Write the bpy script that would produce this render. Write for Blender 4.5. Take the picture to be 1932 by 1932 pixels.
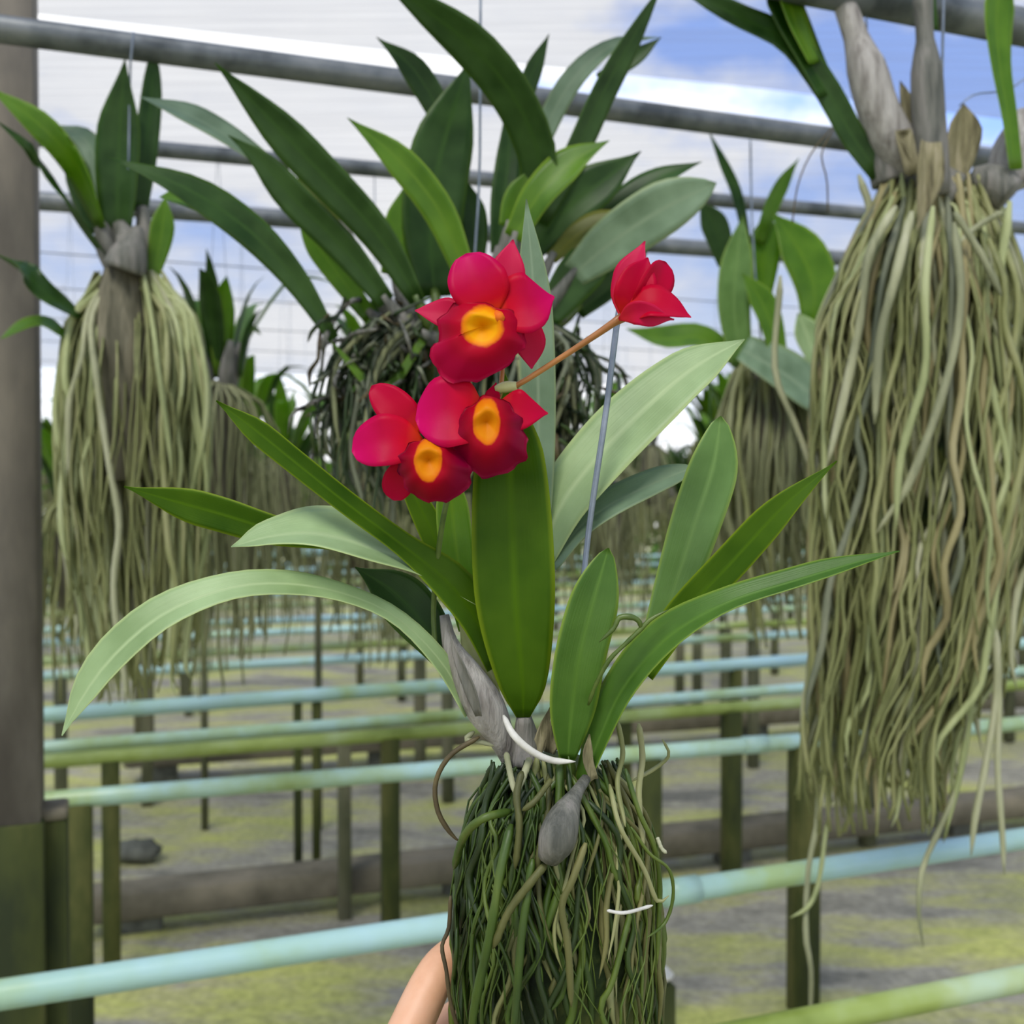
import bpy, math, random
from mathutils import Vector as V, Matrix
import numpy as np
for o in list(bpy.data.objects): bpy.data.objects.remove(o)
scene = bpy.context.scene
COL = scene.collection
random.seed(7)
R = random.uniform

# ------------------------------------------------------------------ camera
F = 1932.0
PITCH = math.atan(36/1932)
CAMP = V((0, 0, 1.45))
cam = bpy.data.cameras.new('camera'); camo = bpy.data.objects.new('camera', cam); COL.objects.link(camo)
camo.location = CAMP; camo.rotation_euler = (math.pi/2 - PITCH, 0, 0)
cam.sensor_width = 36; cam.lens = 36; cam.clip_start = .02; cam.clip_end = 300
cam.dof.use_dof = True; cam.dof.focus_distance = .59; cam.dof.aperture_fstop = 9.0
scene.camera = camo
CR = camo.rotation_euler.to_matrix()
def P(px, py, d):
    r = CR @ V(((px-966)/F, -(py-966)/F, -1)); return CAMP + r*(d/r.y)
def PZ(px, py, z):           # pixel -> point on the level z
    r = CR @ V(((px-966)/F, -(py-966)/F, -1)); return CAMP + r*((z-CAMP.z)/r.z)

# ------------------------------------------------------------------ world, sun, exposure
def lin(c):
    return tuple(((v/255)/12.92 if v/255 <= .04045 else ((v/255+.055)/1.055)**2.4) for v in c) + (1,)
w = bpy.data.worlds.new('World'); scene.world = w; w.use_nodes = True
nt = w.node_tree; nt.nodes.clear()
def N(nt, t, **k):
    n = nt.nodes.new(t)
    for a, b in k.items():
        if a.startswith('i_'): n.inputs[a[2:].replace('_', ' ')].default_value = b
        else: setattr(n, a, b)
    return n
def ramp(nt, stops, fac=None, interp='LINEAR'):
    r = nt.nodes.new('ShaderNodeValToRGB'); r.color_ramp.interpolation = interp
    e = r.color_ramp.elements
    while len(e) < len(stops): e.new(.5)
    for i, (p, c) in enumerate(stops): e[i].position = p; e[i].color = c
    if fac is not None: nt.links.new(fac, r.inputs[0])
    return r
tc = N(nt, 'ShaderNodeTexCoord')
mp = N(nt, 'ShaderNodeMapping'); mp.inputs['Scale'].default_value = (1, 1, 2.2); mp.inputs['Location'].default_value = (-2.47, .45, 1.12)
nt.links.new(tc.outputs['Generated'], mp.inputs['Vector'])
ns = N(nt, 'ShaderNodeTexNoise', i_Scale=1.35, i_Detail=8.0, i_Roughness=.58); nt.links.new(mp.outputs[0], ns.inputs['Vector'])
cl = ramp(nt, [(.455, (0, 0, 0, 1)), (.54, (1, 1, 1, 1))], ns.outputs['Fac'])
sp = N(nt, 'ShaderNodeSeparateXYZ'); nt.links.new(tc.outputs['Generated'], sp.inputs[0])
sky = ramp(nt, [(.0, (.75, .82, .95, 1)), (.15, (.50, .66, .98, 1)), (.34, (.24, .42, .95, 1)), (1, (.10, .24, .75, 1))], sp.outputs['Z'])
cs = ramp(nt, [(.40, (.74, .78, .86, 1)), (.62, (1.0, 1.0, 1.0, 1)), (.8, (.80, .82, .87, 1))], ns.outputs['Fac'])
hz = ramp(nt, [(.0, (1, 1, 1, 1)), (.20, (0, 0, 0, 1))], sp.outputs['Z'])
mx = N(nt, 'ShaderNodeMixRGB'); nt.links.new(cl.outputs[0], mx.inputs[0]); nt.links.new(sky.outputs[0], mx.inputs[1]); nt.links.new(cs.outputs[0], mx.inputs[2])
mx2 = N(nt, 'ShaderNodeMixRGB'); nt.links.new(hz.outputs[0], mx2.inputs[0]); nt.links.new(mx.outputs[0], mx2.inputs[1]); mx2.inputs[2].default_value = (1, 1, 1, 1)
bg = N(nt, 'ShaderNodeBackground', i_Strength=1.2); nt.links.new(mx2.outputs[0], bg.inputs[0])
wo = N(nt, 'ShaderNodeOutputWorld'); nt.links.new(bg.outputs[0], wo.inputs[0])
sl = bpy.data.lights.new('sun', 'SUN'); sl.energy = 4.2; sl.angle = math.radians(22); sl.color = (1, .96, .88)
so = bpy.data.objects.new('sun', sl); COL.objects.link(so); so.location = (0, 0, 8)
so.rotation_euler = (math.radians(32), math.radians(-14), 0)
scene.view_settings.view_transform = 'Standard'; scene.view_settings.look = 'None'
scene.view_settings.gamma = 1; scene.view_settings.use_curve_mapping = False
scene.view_settings.exposure = .35

# ------------------------------------------------------------------ materials
MATS = {}
def newmat(name):
    m = bpy.data.materials.new(name); m.use_nodes = True; m.node_tree.nodes.clear(); MATS[name] = m
    return m, m.node_tree
def noise_mat(name, cols, scale=8, rough=.6, stretch=(1, 1, 1), bump=.0, detail=5, lo=.35, hi=.65, trans=None, metal=0, spec=.5, bscale=None):
    m, t = newmat(name)
    c = N(t, 'ShaderNodeTexCoord'); p = N(t, 'ShaderNodeMapping'); p.inputs['Scale'].default_value = stretch
    t.links.new(c.outputs['Object'], p.inputs[0])
    n = N(t, 'ShaderNodeTexNoise', i_Scale=scale, i_Detail=float(detail), i_Roughness=.6); t.links.new(p.outputs[0], n.inputs['Vector'])
    k = len(cols); r = ramp(t, [(lo+(hi-lo)*i/max(1, k-1), lin(x)) for i, x in enumerate(cols)], n.outputs['Fac'])
    b = N(t, 'ShaderNodeBsdfPrincipled', i_Roughness=rough, i_Metallic=metal); b.inputs['Specular IOR Level'].default_value = spec
    t.links.new(r.outputs[0], b.inputs['Base Color'])
    if bump:
        n2 = N(t, 'ShaderNodeTexNoise', i_Scale=bscale or scale*4, i_Detail=4.0); t.links.new(p.outputs[0], n2.inputs['Vector'])
        bp = N(t, 'ShaderNodeBump', i_Strength=bump, i_Distance=.004); t.links.new(n2.outputs['Fac'], bp.inputs['Height']); t.links.new(bp.outputs[0], b.inputs['Normal'])
    o = N(t, 'ShaderNodeOutputMaterial'); t.links.new(b.outputs[0], o.inputs[0])
    return m
def leaf_mat(name, base, mid, edge, translucent, tf=.35, rough=.36, vary=18, spec=.5):
    m, t = newmat(name)
    a = N(t, 'ShaderNodeAttribute', attribute_name='across'); ab = N(t, 'ShaderNodeMath', operation='ABSOLUTE'); t.links.new(a.outputs['Fac'], ab.inputs[0])
    dk = tuple(max(0, v-vary) for v in base); lt = tuple(min(255, v+vary) for v in base)
    c = N(t, 'ShaderNodeTexCoord'); n = N(t, 'ShaderNodeTexNoise', i_Scale=22.0, i_Detail=5.0); t.links.new(c.outputs['Object'], n.inputs['Vector'])
    body = ramp(t, [(.3, lin(dk)), (.7, lin(lt))], n.outputs['Fac'])
    rm = ramp(t, [(.0, (1, 1, 1, 1)), (.14, (0, 0, 0, 1))], ab.outputs[0]); re = ramp(t, [(.86, (0, 0, 0, 1)), (.98, (1, 1, 1, 1))], ab.outputs[0])
    m1 = N(t, 'ShaderNodeMixRGB'); m1.inputs[2].default_value = lin(mid); t.links.new(rm.outputs[0], m1.inputs[0]); t.links.new(body.outputs[0], m1.inputs[1])
    m2 = N(t, 'ShaderNodeMixRGB'); m2.inputs[2].default_value = lin(edge); t.links.new(re.outputs[0], m2.inputs[0]); t.links.new(m1.outputs[0], m2.inputs[1])
    b = N(t, 'ShaderNodeBsdfPrincipled', i_Roughness=rough); b.inputs['Specular IOR Level'].default_value = spec
    t.links.new(m2.outputs[0], b.inputs['Base Color'])
    al = N(t, 'ShaderNodeAttribute', attribute_name='along')
    cb = N(t, 'ShaderNodeCombineXYZ'); t.links.new(a.outputs['Fac'], cb.inputs[0]); t.links.new(al.outputs['Fac'], cb.inputs[1])
    mpp = N(t, 'ShaderNodeMapping'); mpp.inputs['Scale'].default_value = (9, .6, 1); t.links.new(cb.outputs[0], mpp.inputs[0])
    n2 = N(t, 'ShaderNodeTexNoise', i_Scale=2.0, i_Detail=3.0); t.links.new(mpp.outputs[0], n2.inputs['Vector'])
    bp = N(t, 'ShaderNodeBump', i_Strength=.25, i_Distance=.001); t.links.new(n2.outputs['Fac'], bp.inputs['Height']); t.links.new(bp.outputs[0], b.inputs['Normal'])
    tr = N(t, 'ShaderNodeBsdfTranslucent'); tr.inputs[0].default_value = lin(translucent)
    ms = N(t, 'ShaderNodeMixShader'); ms.inputs[0].default_value = tf
    t.links.new(b.outputs[0], ms.inputs[1]); t.links.new(tr.outputs[0], ms.inputs[2])
    o = N(t, 'ShaderNodeOutputMaterial'); t.links.new(ms.outputs[0], o.inputs[0])
    return m
def petal_mat(name, stops, attr='along', rough=.45, tf=.2, translucent=(205, 0, 60)):
    m, t = newmat(name)
    a = N(t, 'ShaderNodeAttribute', attribute_name=attr)
    c = N(t, 'ShaderNodeTexCoord'); n = N(t, 'ShaderNodeTexNoise', i_Scale=110.0, i_Detail=4.0); t.links.new(c.outputs['Object'], n.inputs['Vector'])
    ad = N(t, 'ShaderNodeMath', operation='MULTIPLY_ADD'); t.links.new(n.outputs['Fac'], ad.inputs[0]); ad.inputs[1].default_value = .16; t.links.new(a.outputs['Fac'], ad.inputs[2])
    sb = N(t, 'ShaderNodeMath', operation='SUBTRACT'); t.links.new(ad.outputs[0], sb.inputs[0]); sb.inputs[1].default_value = .08
    r = ramp(t, [(p, lin(x)) for p, x in stops], sb.outputs[0])
    b = N(t, 'ShaderNodeBsdfPrincipled', i_Roughness=rough); b.inputs['Specular IOR Level'].default_value = .1
    t.links.new(r.outputs[0], b.inputs['Base Color'])
    bp = N(t, 'ShaderNodeBump', i_Strength=.2, i_Distance=.0008); t.links.new(n.outputs['Fac'], bp.inputs['Height']); t.links.new(bp.outputs[0], b.inputs['Normal'])
    tr = N(t, 'ShaderNodeBsdfTranslucent'); tr.inputs[0].default_value = lin(translucent)
    ms = N(t, 'ShaderNodeMixShader'); ms.inputs[0].default_value = tf
    t.links.new(b.outputs[0], ms.inputs[1]); t.links.new(tr.outputs[0], ms.inputs[2])
    o = N(t, 'ShaderNodeOutputMaterial'); t.links.new(ms.outputs[0], o.inputs[0])
    return m
leaf_mat('leaf_fresh', (68, 102, 2), (86, 122, 8), (138, 162, 34), (116, 160, 0), .42, .45, spec=.16)
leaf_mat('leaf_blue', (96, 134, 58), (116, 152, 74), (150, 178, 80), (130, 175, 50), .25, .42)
leaf_mat('leaf_skylit', (80, 120, 34), (100, 140, 48), (144, 172, 60), (120, 168, 20), .36, .4, spec=.45)  # lighter copy of the fresh green, sky light on the leaf put into it
leaf_mat('leaf_pale', (150, 176, 118), (175, 196, 140), (190, 210, 140), (160, 190, 90), .22, .45)  # on the held orchid this paler green carries the sky sheen in its colour
leaf_mat('leaf_dark', (46, 80, 22), (58, 94, 28), (76, 110, 30), (80, 130, 4), .35, .42, spec=.35)
leaf_mat('leaf_grey', (112, 138, 104), (130, 152, 118), (140, 160, 110), (120, 150, 60), .2, .5)
leaf_mat('leaf_lime', (92, 132, 14), (112, 148, 26), (150, 180, 60), (150, 200, 20), .45, .4)
leaf_mat('leaf_olive', (104, 110, 28), (130, 130, 40), (130, 130, 50), (140, 140, 20), .35, .45)
petal_mat('petal', [(.0, (235, 70, 20)), (.25, (204, 8, 36)), (.55, (186, 0, 58)), (1, (206, 2, 98))])
petal_mat('petal_red', [(.0, (226, 50, 24)), (.3, (188, 0, 40)), (1, (186, 0, 56))])
petal_mat('sepal', [(.0, (214, 40, 50)), (.4, (194, 16, 62)), (1, (206, 40, 84))])
petal_mat('lip', [(.0, (238, 150, 0)), (.30, (246, 172, 6)), (.41, (240, 132, 8)), (.48, (180, 2, 34)), (.75, (164, 0, 40)), (1, (170, 0, 56))], 'throat')
petal_mat('lip_dark', [(.0, (214, 122, 0)), (.30, (228, 138, 6)), (.41, (226, 116, 8)), (.46, (168, 0, 28)), (.7, (140, 0, 30)), (1, (128, 0, 44))], 'throat')
petal_mat('column', [(.0, (240, 120, 40)), (1, (235, 70, 60))])
noise_mat('pedicel', [(150, 96, 44), (176, 118, 62)], 40, .4)
noise_mat('stem_green', [(62, 84, 26), (92, 112, 44)], 60, .45)
noise_mat('bulb_grey', [(112, 106, 98), (150, 146, 138), (172, 168, 160)], 30, .6, (3, 3, .4), .5)
noise_mat('bulb_dark', [(70, 72, 64), (104, 104, 94), (128, 124, 116)], 24, .65, (3, 3, .4), .5)
noise_mat('sheath', [(170, 176, 96), (206, 206, 150)], 20, .5)
noise_mat('dead_sheath', [(86, 80, 54), (128, 122, 88), (150, 142, 112)], 30, .8, (3, 3, .4), .6)
noise_mat('root_green', [(36, 58, 8), (60, 84, 18), (96, 112, 40)], 18, .5, (1, 1, .3), .4)
noise_mat('root_moss', [(58, 62, 24), (86, 88, 42), (116, 114, 66)], 18, .6, (1, 1, .3), .4)
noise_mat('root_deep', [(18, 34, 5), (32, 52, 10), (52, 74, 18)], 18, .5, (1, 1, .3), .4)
noise_mat('root_olive', [(98, 104, 56), (132, 136, 84), (152, 152, 106)], 18, .6, (1, 1, .3), .4)
noise_mat('root_pale', [(120, 124, 92), (158, 160, 124), (182, 182, 152)], 14, .7, (1, 1, .25), .4)
noise_mat('root_sage', [(122, 132, 84), (156, 164, 112), (178, 184, 138)], 14, .7, (1, 1, .25), .4)
noise_mat('root_tan', [(112, 104, 64), (142, 134, 90), (160, 152, 112)], 14, .7, (1, 1, .25), .4)
noise_mat('root_grey', [(74, 82, 62), (104, 110, 86), (128, 130, 106)], 14, .7, (1, 1, .25), .4)
noise_mat('root_white', [(190, 188, 176), (222, 220, 210)], 60, .6)
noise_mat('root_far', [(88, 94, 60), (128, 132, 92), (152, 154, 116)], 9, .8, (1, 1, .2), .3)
noise_mat('root_brown', [(60, 50, 28), (96, 84, 50)], 40, .6)
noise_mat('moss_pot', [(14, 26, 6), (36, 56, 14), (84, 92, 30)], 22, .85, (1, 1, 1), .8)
noise_mat('wood_block', [(70, 68, 50), (104, 100, 80), (128, 122, 100)], 12, .8, (4, 4, .4), .6)
noise_mat('concrete_pillar', [(82, 76, 68), (112, 106, 96), (138, 130, 116)], 5, .85, (1, 1, .3), .4)
noise_mat('mossy_post', [(34, 44, 8), (58, 66, 16), (92, 92, 42)], 6, .85, (1, 1, .35), .5)
noise_mat('grey_post', [(62, 66, 42), (88, 90, 64), (112, 110, 86)], 6, .85, (1, 1, .35), .5)
noise_mat('steel', [(70, 76, 78), (104, 110, 112), (126, 130, 130)], 12, .45, (1, 1, 1), 0, metal=.3)
noise_mat('wire', [(110, 122, 134), (150, 160, 172)], 40, .4, metal=.4)
noise_mat('pvc', [(128, 146, 70), (152, 176, 120), (166, 196, 170), (172, 208, 208)], 2.4, .38, (1, 1, 1), lo=.30, hi=.56)
noise_mat('pvc_blue', [(160, 186, 130), (164, 200, 186), (170, 206, 206), (162, 200, 210)], 2.0, .35, lo=.34, hi=.6)
noise_mat('pvc_algae', [(118, 136, 54), (146, 164, 84), (166, 184, 130), (176, 200, 176)], 2.6, .45, lo=.34, hi=.68)
noise_mat('beam', [(84, 80, 64), (110, 104, 86), (130, 122, 102)], 4, .85, (1, 1, 1), .5)
noise_mat('skin', [(214, 158, 120), (228, 176, 138), (232, 184, 150)], 14, .5, bump=.06, bscale=240)
noise_mat('nail', [(232, 196, 172), (238, 206, 186)], 30, .3)
noise_mat('stone', [(70, 72, 64), (110, 112, 100)], 20, .85, bump=.5)
noise_mat('hedge_leaf', [(30, 58, 14), (70, 110, 30), (110, 150, 50)], 3, .6)
MATS['skin'].node_tree.nodes['Principled BSDF'].inputs['Subsurface Weight'].default_value = .12
MATS['skin'].node_tree.nodes['Principled BSDF'].inputs['Subsurface Radius'].default_value = (.006, .003, .002)

# ground: grey wet slab with yellow-green moss patches running along the rows
m, t = newmat('ground')
c = N(t, 'ShaderNodeTexCoord'); p = N(t, 'ShaderNodeMapping'); p.inputs['Rotation'].default_value = (0, 0, -.35); p.inputs['Scale'].default_value = (.55, 1.5, 1)
t.links.new(c.outputs['Object'], p.inputs[0])
n1 = N(t, 'ShaderNodeTexNoise', i_Scale=2.1, i_Detail=9.0, i_Roughness=.66); t.links.new(p.outputs[0], n1.inputs['Vector'])
n2 = N(t, 'ShaderNodeTexNoise', i_Scale=40.0, i_Detail=4.0); t.links.new(c.outputs['Object'], n2.inputs['Vector'])
r1 = ramp(t, [(.36, lin((128, 126, 112))), (.45, lin((166, 162, 144))), (.52, lin((180, 178, 128))), (.62, lin((192, 196, 108))), (.74, lin((150, 160, 80)))], n1.outputs['Fac'])
r2 = ramp(t, [(.3, (.55, .55, .55, 1)), (.7, (1, 1, 1, 1))], n2.outputs['Fac'])
mm = N(t, 'ShaderNodeMixRGB', blend_type='MULTIPLY'); mm.inputs[0].default_value = .8
t.links.new(r1.outputs[0], mm.inputs[1]); t.links.new(r2.outputs[0], mm.inputs[2])
b = N(t, 'ShaderNodeBsdfPrincipled', i_Roughness=.7); t.links.new(mm.outputs[0], b.inputs['Base Color'])
bp = N(t, 'ShaderNodeBump', i_Strength=.6, i_Distance=.01); t.links.new(n2.outputs['Fac'], bp.inputs['Height']); t.links.new(bp.outputs[0], b.inputs['Normal'])
o = N(t, 'ShaderNodeOutputMaterial'); t.links.new(b.outputs[0], o.inputs[0])
# shade net: an open weave, half see-through
m, t = newmat('shade_net')
c = N(t, 'ShaderNodeTexCoord')
p = N(t, 'ShaderNodeMapping'); p.inputs['Scale'].default_value = (.6, 14, 1); t.links.new(c.outputs['Object'], p.inputs[0])
n1 = N(t, 'ShaderNodeTexNoise', i_Scale=2.0, i_Detail=3.0); t.links.new(p.outputs[0], n1.inputs['Vector'])
r1 = ramp(t, [(.3, (.48, .48, .48, 1)), (.7, (.58, .58, .58, 1))], n1.outputs['Fac'])
tb = N(t, 'ShaderNodeBsdfTransparent'); db = N(t, 'ShaderNodeBsdfDiffuse'); db.inputs[0].default_value = (.16, .17, .18, 1)
tl = N(t, 'ShaderNodeBsdfTranslucent'); tl.inputs[0].default_value = (.2, .2, .21, 1)
m0 = N(t, 'ShaderNodeMixShader'); m0.inputs[0].default_value = .5; t.links.new(db.outputs[0], m0.inputs[1]); t.links.new(tl.outputs[0], m0.inputs[2])
ms = N(t, 'ShaderNodeMixShader'); t.links.new(r1.outputs[0], ms.inputs[0]); t.links.new(tb.outputs[0], ms.inputs[1]); t.links.new(m0.outputs[0], ms.inputs[2])
o = N(t, 'ShaderNodeOutputMaterial'); t.links.new(ms.outputs[0], o.inputs[0])

# ------------------------------------------------------------------ mesh helpers
def tag(o, label=None, cat=None, group=None, kind=None):
    if label: o['label'] = label
    if cat: o['category'] = cat
    if group: o['group'] = group
    if kind: o['kind'] = kind
    return o
def empty(name, loc, label, cat, group=None):
    e = bpy.data.objects.new(name, None); e.empty_display_size = .05; e.location = loc; COL.objects.link(e)
    return tag(e, label, cat, group)
def rootloc(o):
    while o.parent: o = o.parent
    return V(o.location)
def mk(name, geo, mat, parent=None, attrs=None, smooth=True):
    vs, fs = geo
    vs = [V(v) for v in vs]
    if parent is not None: off = rootloc(parent)
    else:
        a = np.array([tuple(v) for v in vs]); lo, hi = a.min(0), a.max(0); off = V(((lo[0]+hi[0])/2, (lo[1]+hi[1])/2, lo[2]))
    me = bpy.data.meshes.new(name); me.from_pydata([tuple(v-off) for v in vs], [], fs)
    if smooth: me.polygons.foreach_set('use_smooth', [True]*len(me.polygons))
    if attrs:
        for k, d in attrs.items():
            a = me.attributes.new(k, 'FLOAT', 'POINT'); a.data.foreach_set('value', d)
    me.materials.append(MATS[mat])
    ob = bpy.data.objects.new(name, me); COL.objects.link(ob)
    if parent is not None: ob.parent = parent
    else: ob.location = off
    return ob
def spline(ps, n):
    """Catmull-Rom through tuples/vectors, n samples even in chord length"""
    A = np.array([tuple(p) for p in ps], float)
    if len(A) == 2: return A[0]+(A[1]-A[0])*np.linspace(0, 1, n)[:, None]
    B = np.vstack([2*A[0]-A[1], A, 2*A[-1]-A[-2]])
    seg = np.linalg.norm(np.diff(A[:, :3], axis=0), axis=1)+1e-9
    cum = np.concatenate([[0], np.cumsum(seg)]); s = np.linspace(0, cum[-1], n)
    out = []
    for x in s:
        i = min(len(A)-2, max(0, int(np.searchsorted(cum, x, 'right')-1))); u = (x-cum[i])/seg[i]; u = min(1, max(0, u))
        p0, p1, p2, p3 = B[i:i+4]
        out.append(.5*(2*p1+(p2-p0)*u+(2*p0-5*p1+4*p2-p3)*u*u+(3*p1-p0-3*p2+p3)*u**3))
    return np.array(out)
def tube(ps, rad, n=12, sides=6, geo=None, knob=0, tap=False):
    """ps: world points; rad: float or list"""
    vs, fs = geo if geo else ([], [])
    if isinstance(rad, (int, float)): rad = [rad]*len(ps)
    A = spline([tuple(p)+(r,) for p, r in zip(ps, rad)], n)
    off = len(vs); up = V((.3, .9, .2)).normalized()
    for i in range(n):
        p = V(A[i, :3]); tg = V(A[min(n-1, i+1), :3]-A[max(0, i-1), :3])
        if tg.length < 1e-9: tg = V((0, 0, 1))
        tg.normalize(); s = tg.cross(up)
        if s.length < .05: s = tg.cross(V((1, 0, 0)))
        s.normalize(); q = s.cross(tg); up = q
        r = max(1e-5, A[i, 3])*(1+R(-knob, knob))
        if tap: r *= {0: .45, n-1: .15, n-2: .6, n-3: .85}.get(i, 1)
        for k in range(sides):
            a = 2*math.pi*k/sides; vs.append(p+s*(r*math.cos(a))+q*(r*math.sin(a)))
    for i in range(n-1):
        for k in range(sides):
            a = off+i*sides+k; b2 = off+i*sides+(k+1) % sides
            fs.append((a, b2, b2+sides, a+sides))
    fs.append(tuple(off+k for k in range(sides))[::-1]); fs.append(tuple(off+(n-1)*sides+k for k in range(sides)))
    return vs, fs
def box(c, sx, sy, sz, ax=None, geo=None, bev=.004):
    """box with chamfered vertical and horizontal edges, c = centre of the base, ax = direction of its x axis"""
    vs, fs = geo if geo else ([], [])
    ax = (ax or V((1, 0, 0))).normalized(); ay = V((0, 0, 1)).cross(ax).normalized()
    off = len(vs)
    def ring(z, k):
        hx, hy, b_ = sx/2-k, sy/2-k, bev
        for x, y in ((hx-b_, -hy), (hx, -hy+b_), (hx, hy-b_), (hx-b_, hy), (-hx+b_, hy), (-hx, hy-b_), (-hx, -hy+b_), (-hx+b_, -hy)):
            vs.append(V(c)+ax*x+ay*y+V((0, 0, z)))
    for z, k in ((0, bev), (bev, 0), (sz-bev, 0), (sz, bev)): ring(z, k)
    for i in range(3):
        for k in range(8):
            a, b2 = off+i*8+k, off+i*8+(k+1) % 8
            fs.append((a, b2, b2+8, a+8))
    fs.append(tuple(off+k for k in range(8))[::-1]); fs.append(tuple(off+24+k for k in range(8)))
    return vs, fs
def blade(ps, hw, nrm, fold=.2, n=18, m=6, thick=.0012, tip='p', tipstart=.62, ruffle=0, view=None, geo=None, base=0):
    """a leaf or petal: ps world points, hw half widths, nrm (n0, n1) facing at base and tip. Closed thin body."""
    vs, fs, au, av = geo if geo else ([], [], [], [])
    A = spline([tuple(p)+(h,) for p, h in zip(ps, hw)], n)
    us = np.linspace(0, 1, n); off = len(vs)
    n0, n1 = V(nrm[0]).normalized(), V(nrm[1]).normalized(); ph = R(0, 6)
    for i in range(n):
        u = us[i]; p = V(A[i, :3]); tg = V(A[min(n-1, i+1), :3]-A[max(0, i-1), :3]).normalized()
        nn = n0.lerp(n1, u); s = tg.cross(nn)
        if s.length < .02: s = tg.cross(V((1, 0, 0)))
        s.normalize(); q = s.cross(tg).normalized()
        h = A[i, 3]
        if view is not None:
            vd = (p-CAMP).normalized(); sp_ = s-vd*s.dot(vd); tp = (tg-vd*tg.dot(vd))
            if tp.length > 1e-4: tp.normalize(); sp_ = sp_-tp*sp_.dot(tp)
            h = h/max(.32, sp_.length)
        if u > tipstart:
            x = (u-tipstart)/(1-tipstart)
            h *= math.sqrt(max(0, 1-x*x)) if tip == 'r' else max(0, 1-x**1.7)
        if base and u < base: h *= .25+.75*math.sin(u/base*math.pi/2)
        h = max(h, .0004)
        for sg in (1, -1):
            for j in range(m+1):
                v = -1+2*j/m
                rf = ruffle*h*abs(v)**2*math.sin(u*15+ph+(2 if v > 0 else 0))
                th = thick*.5*(1-.75*v*v)*min(1, (1-u)*8+.15)
                vs.append(p+s*(h*v)+q*(h*fold*abs(v)**1.4+rf+sg*th)); au.append(float(u)); av.append(float(v))
    w_ = 2*(m+1)
    for i in range(n-1):
        for j in range(m):
            a = off+i*w_+j; fs.append((a, a+1, a+1+w_, a+w_))
            b2 = a+m+1; fs.append((b2+1, b2, b2+w_, b2+1+w_))
        a = off+i*w_; fs.append((a, a+w_, a+w_+m+1, a+m+1)); a += m; fs.append((a, a+m+1, a+w_+m+1, a+w_))
    for i in (0, n-1):
        a = off+i*w_
        for j in range(m): fs.append((a+j, a+m+1+j, a+m+2+j, a+j+1))
    return vs, fs, au, av
def leafpx(name, parent, pts, mat, n0=(0, -1, .25), n1=None, **k):
    ps = [P(x, y, d) for x, y, d, w_ in pts]; hw = [w_*d/F/2 for x, y, d, w_ in pts]
    g = blade(ps, hw, (n0, n1 or n0), view=True, **k)
    return mk(name, g[:2], mat, parent, {'along': g[2], 'across': g[3]})
def ptube(pts, **k):      # pts (px, py, depth, radius in px)
    return tube([P(x, y, d) for x, y, d, r in pts], [r*d/F for x, y, d, r in pts], **k)

# ------------------------------------------------------------------ ground, shade net, rails
D0 = V((.94, .342, 0)); NR = V((-.342, .94, 0))          # along the rows, across the rows
def sheet(name, a0, a1, b0, b1, z, nx, ny, amp, mat):
    vs, fs = [], []
    for i in range(nx+1):
        for j in range(ny+1):
            q = D0*(a0+(a1-a0)*i/nx)+NR*(b0+(b1-b0)*j/ny); vs.append((q.x, q.y, z+R(-amp, amp)))
    for i in range(nx):
        for j in range(ny):
            a = i*(ny+1)+j; fs.append((a, a+ny+1, a+ny+2, a+1))
    o = mk(name, (vs, fs), mat); return o
g = sheet('floor', -26, 34, -8, 34, 0, 90, 70, .012, 'ground'); tag(g, 'grey nursery floor slab patched with yellow green moss', 'floor', kind='structure')
# the net hangs in two panels with an open slot between them, parallel with the rails
ZN = 3.25
sa, sb_ = PZ(80, 47, ZN), PZ(1560, 208, ZN); sd = (sb_-sa).normalized(); sn = V((-sd.y, sd.x, 0))
def net(name, b0, b1, label):
    vs, fs = [], []
    nx, ny = 40, 16
    for i in range(nx+1):
        for j in range(ny+1):
            q = sa+sd*(-16+40*i/nx)+sn*(b0+(b1-b0)*j/ny); vs.append((q.x, q.y, ZN-.03*abs(math.sin(i*.5))))
    for i in range(nx):
        for j in range(ny):
            a = i*(ny+1)+j; fs.append((a, a+ny+1, a+ny+2, a+1))
    o = mk(name, (vs, fs), 'shade_net'); tag(o, label, 'shade net', kind='structure')
net('ceiling', -11, -.16, 'grey see-through shade net panel overhead, nearer than the bright slot')
net('ceiling', .16, 11.5, 'grey see-through shade net panel beyond the bright open slot')
def rail(p1, p2, rise, rpx, label, ext=(2.5, 9)):
    z = CAMP.z+rise; a, b2 = PZ(*p1, z), PZ(*p2, z); d = (b2-a).normalized()
    s, e = a-d*ext[0], b2+d*ext[1]
    r = rpx*a.y/F
    o = mk('overhead_rail', tube([s, s.lerp(e, .5), e], r, n=8, sides=12), 'steel'); tag(o, label, 'rail', 'overhead hanging rails'); return a, d
RA = {}
RA[0] = rail((1640, -6), (1932, 52), .73, 36, 'thick grey steel rail crossing the upper right corner', (3, 6))
RA[1] = rail((0, 55), (1580, 262), .73, 26, 'long grey steel rail just below the bright slot in the net', (1.5, 8))
RA[2] = rail((300, 282), (740, 322), .73, 15, 'grey steel rail seen between the long dark leaves, under the longest rail')
RA[3] = rail((0, 374), (530, 412), .73, 18, 'lowest grey steel rail showing left, crossing behind the pillar')

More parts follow.
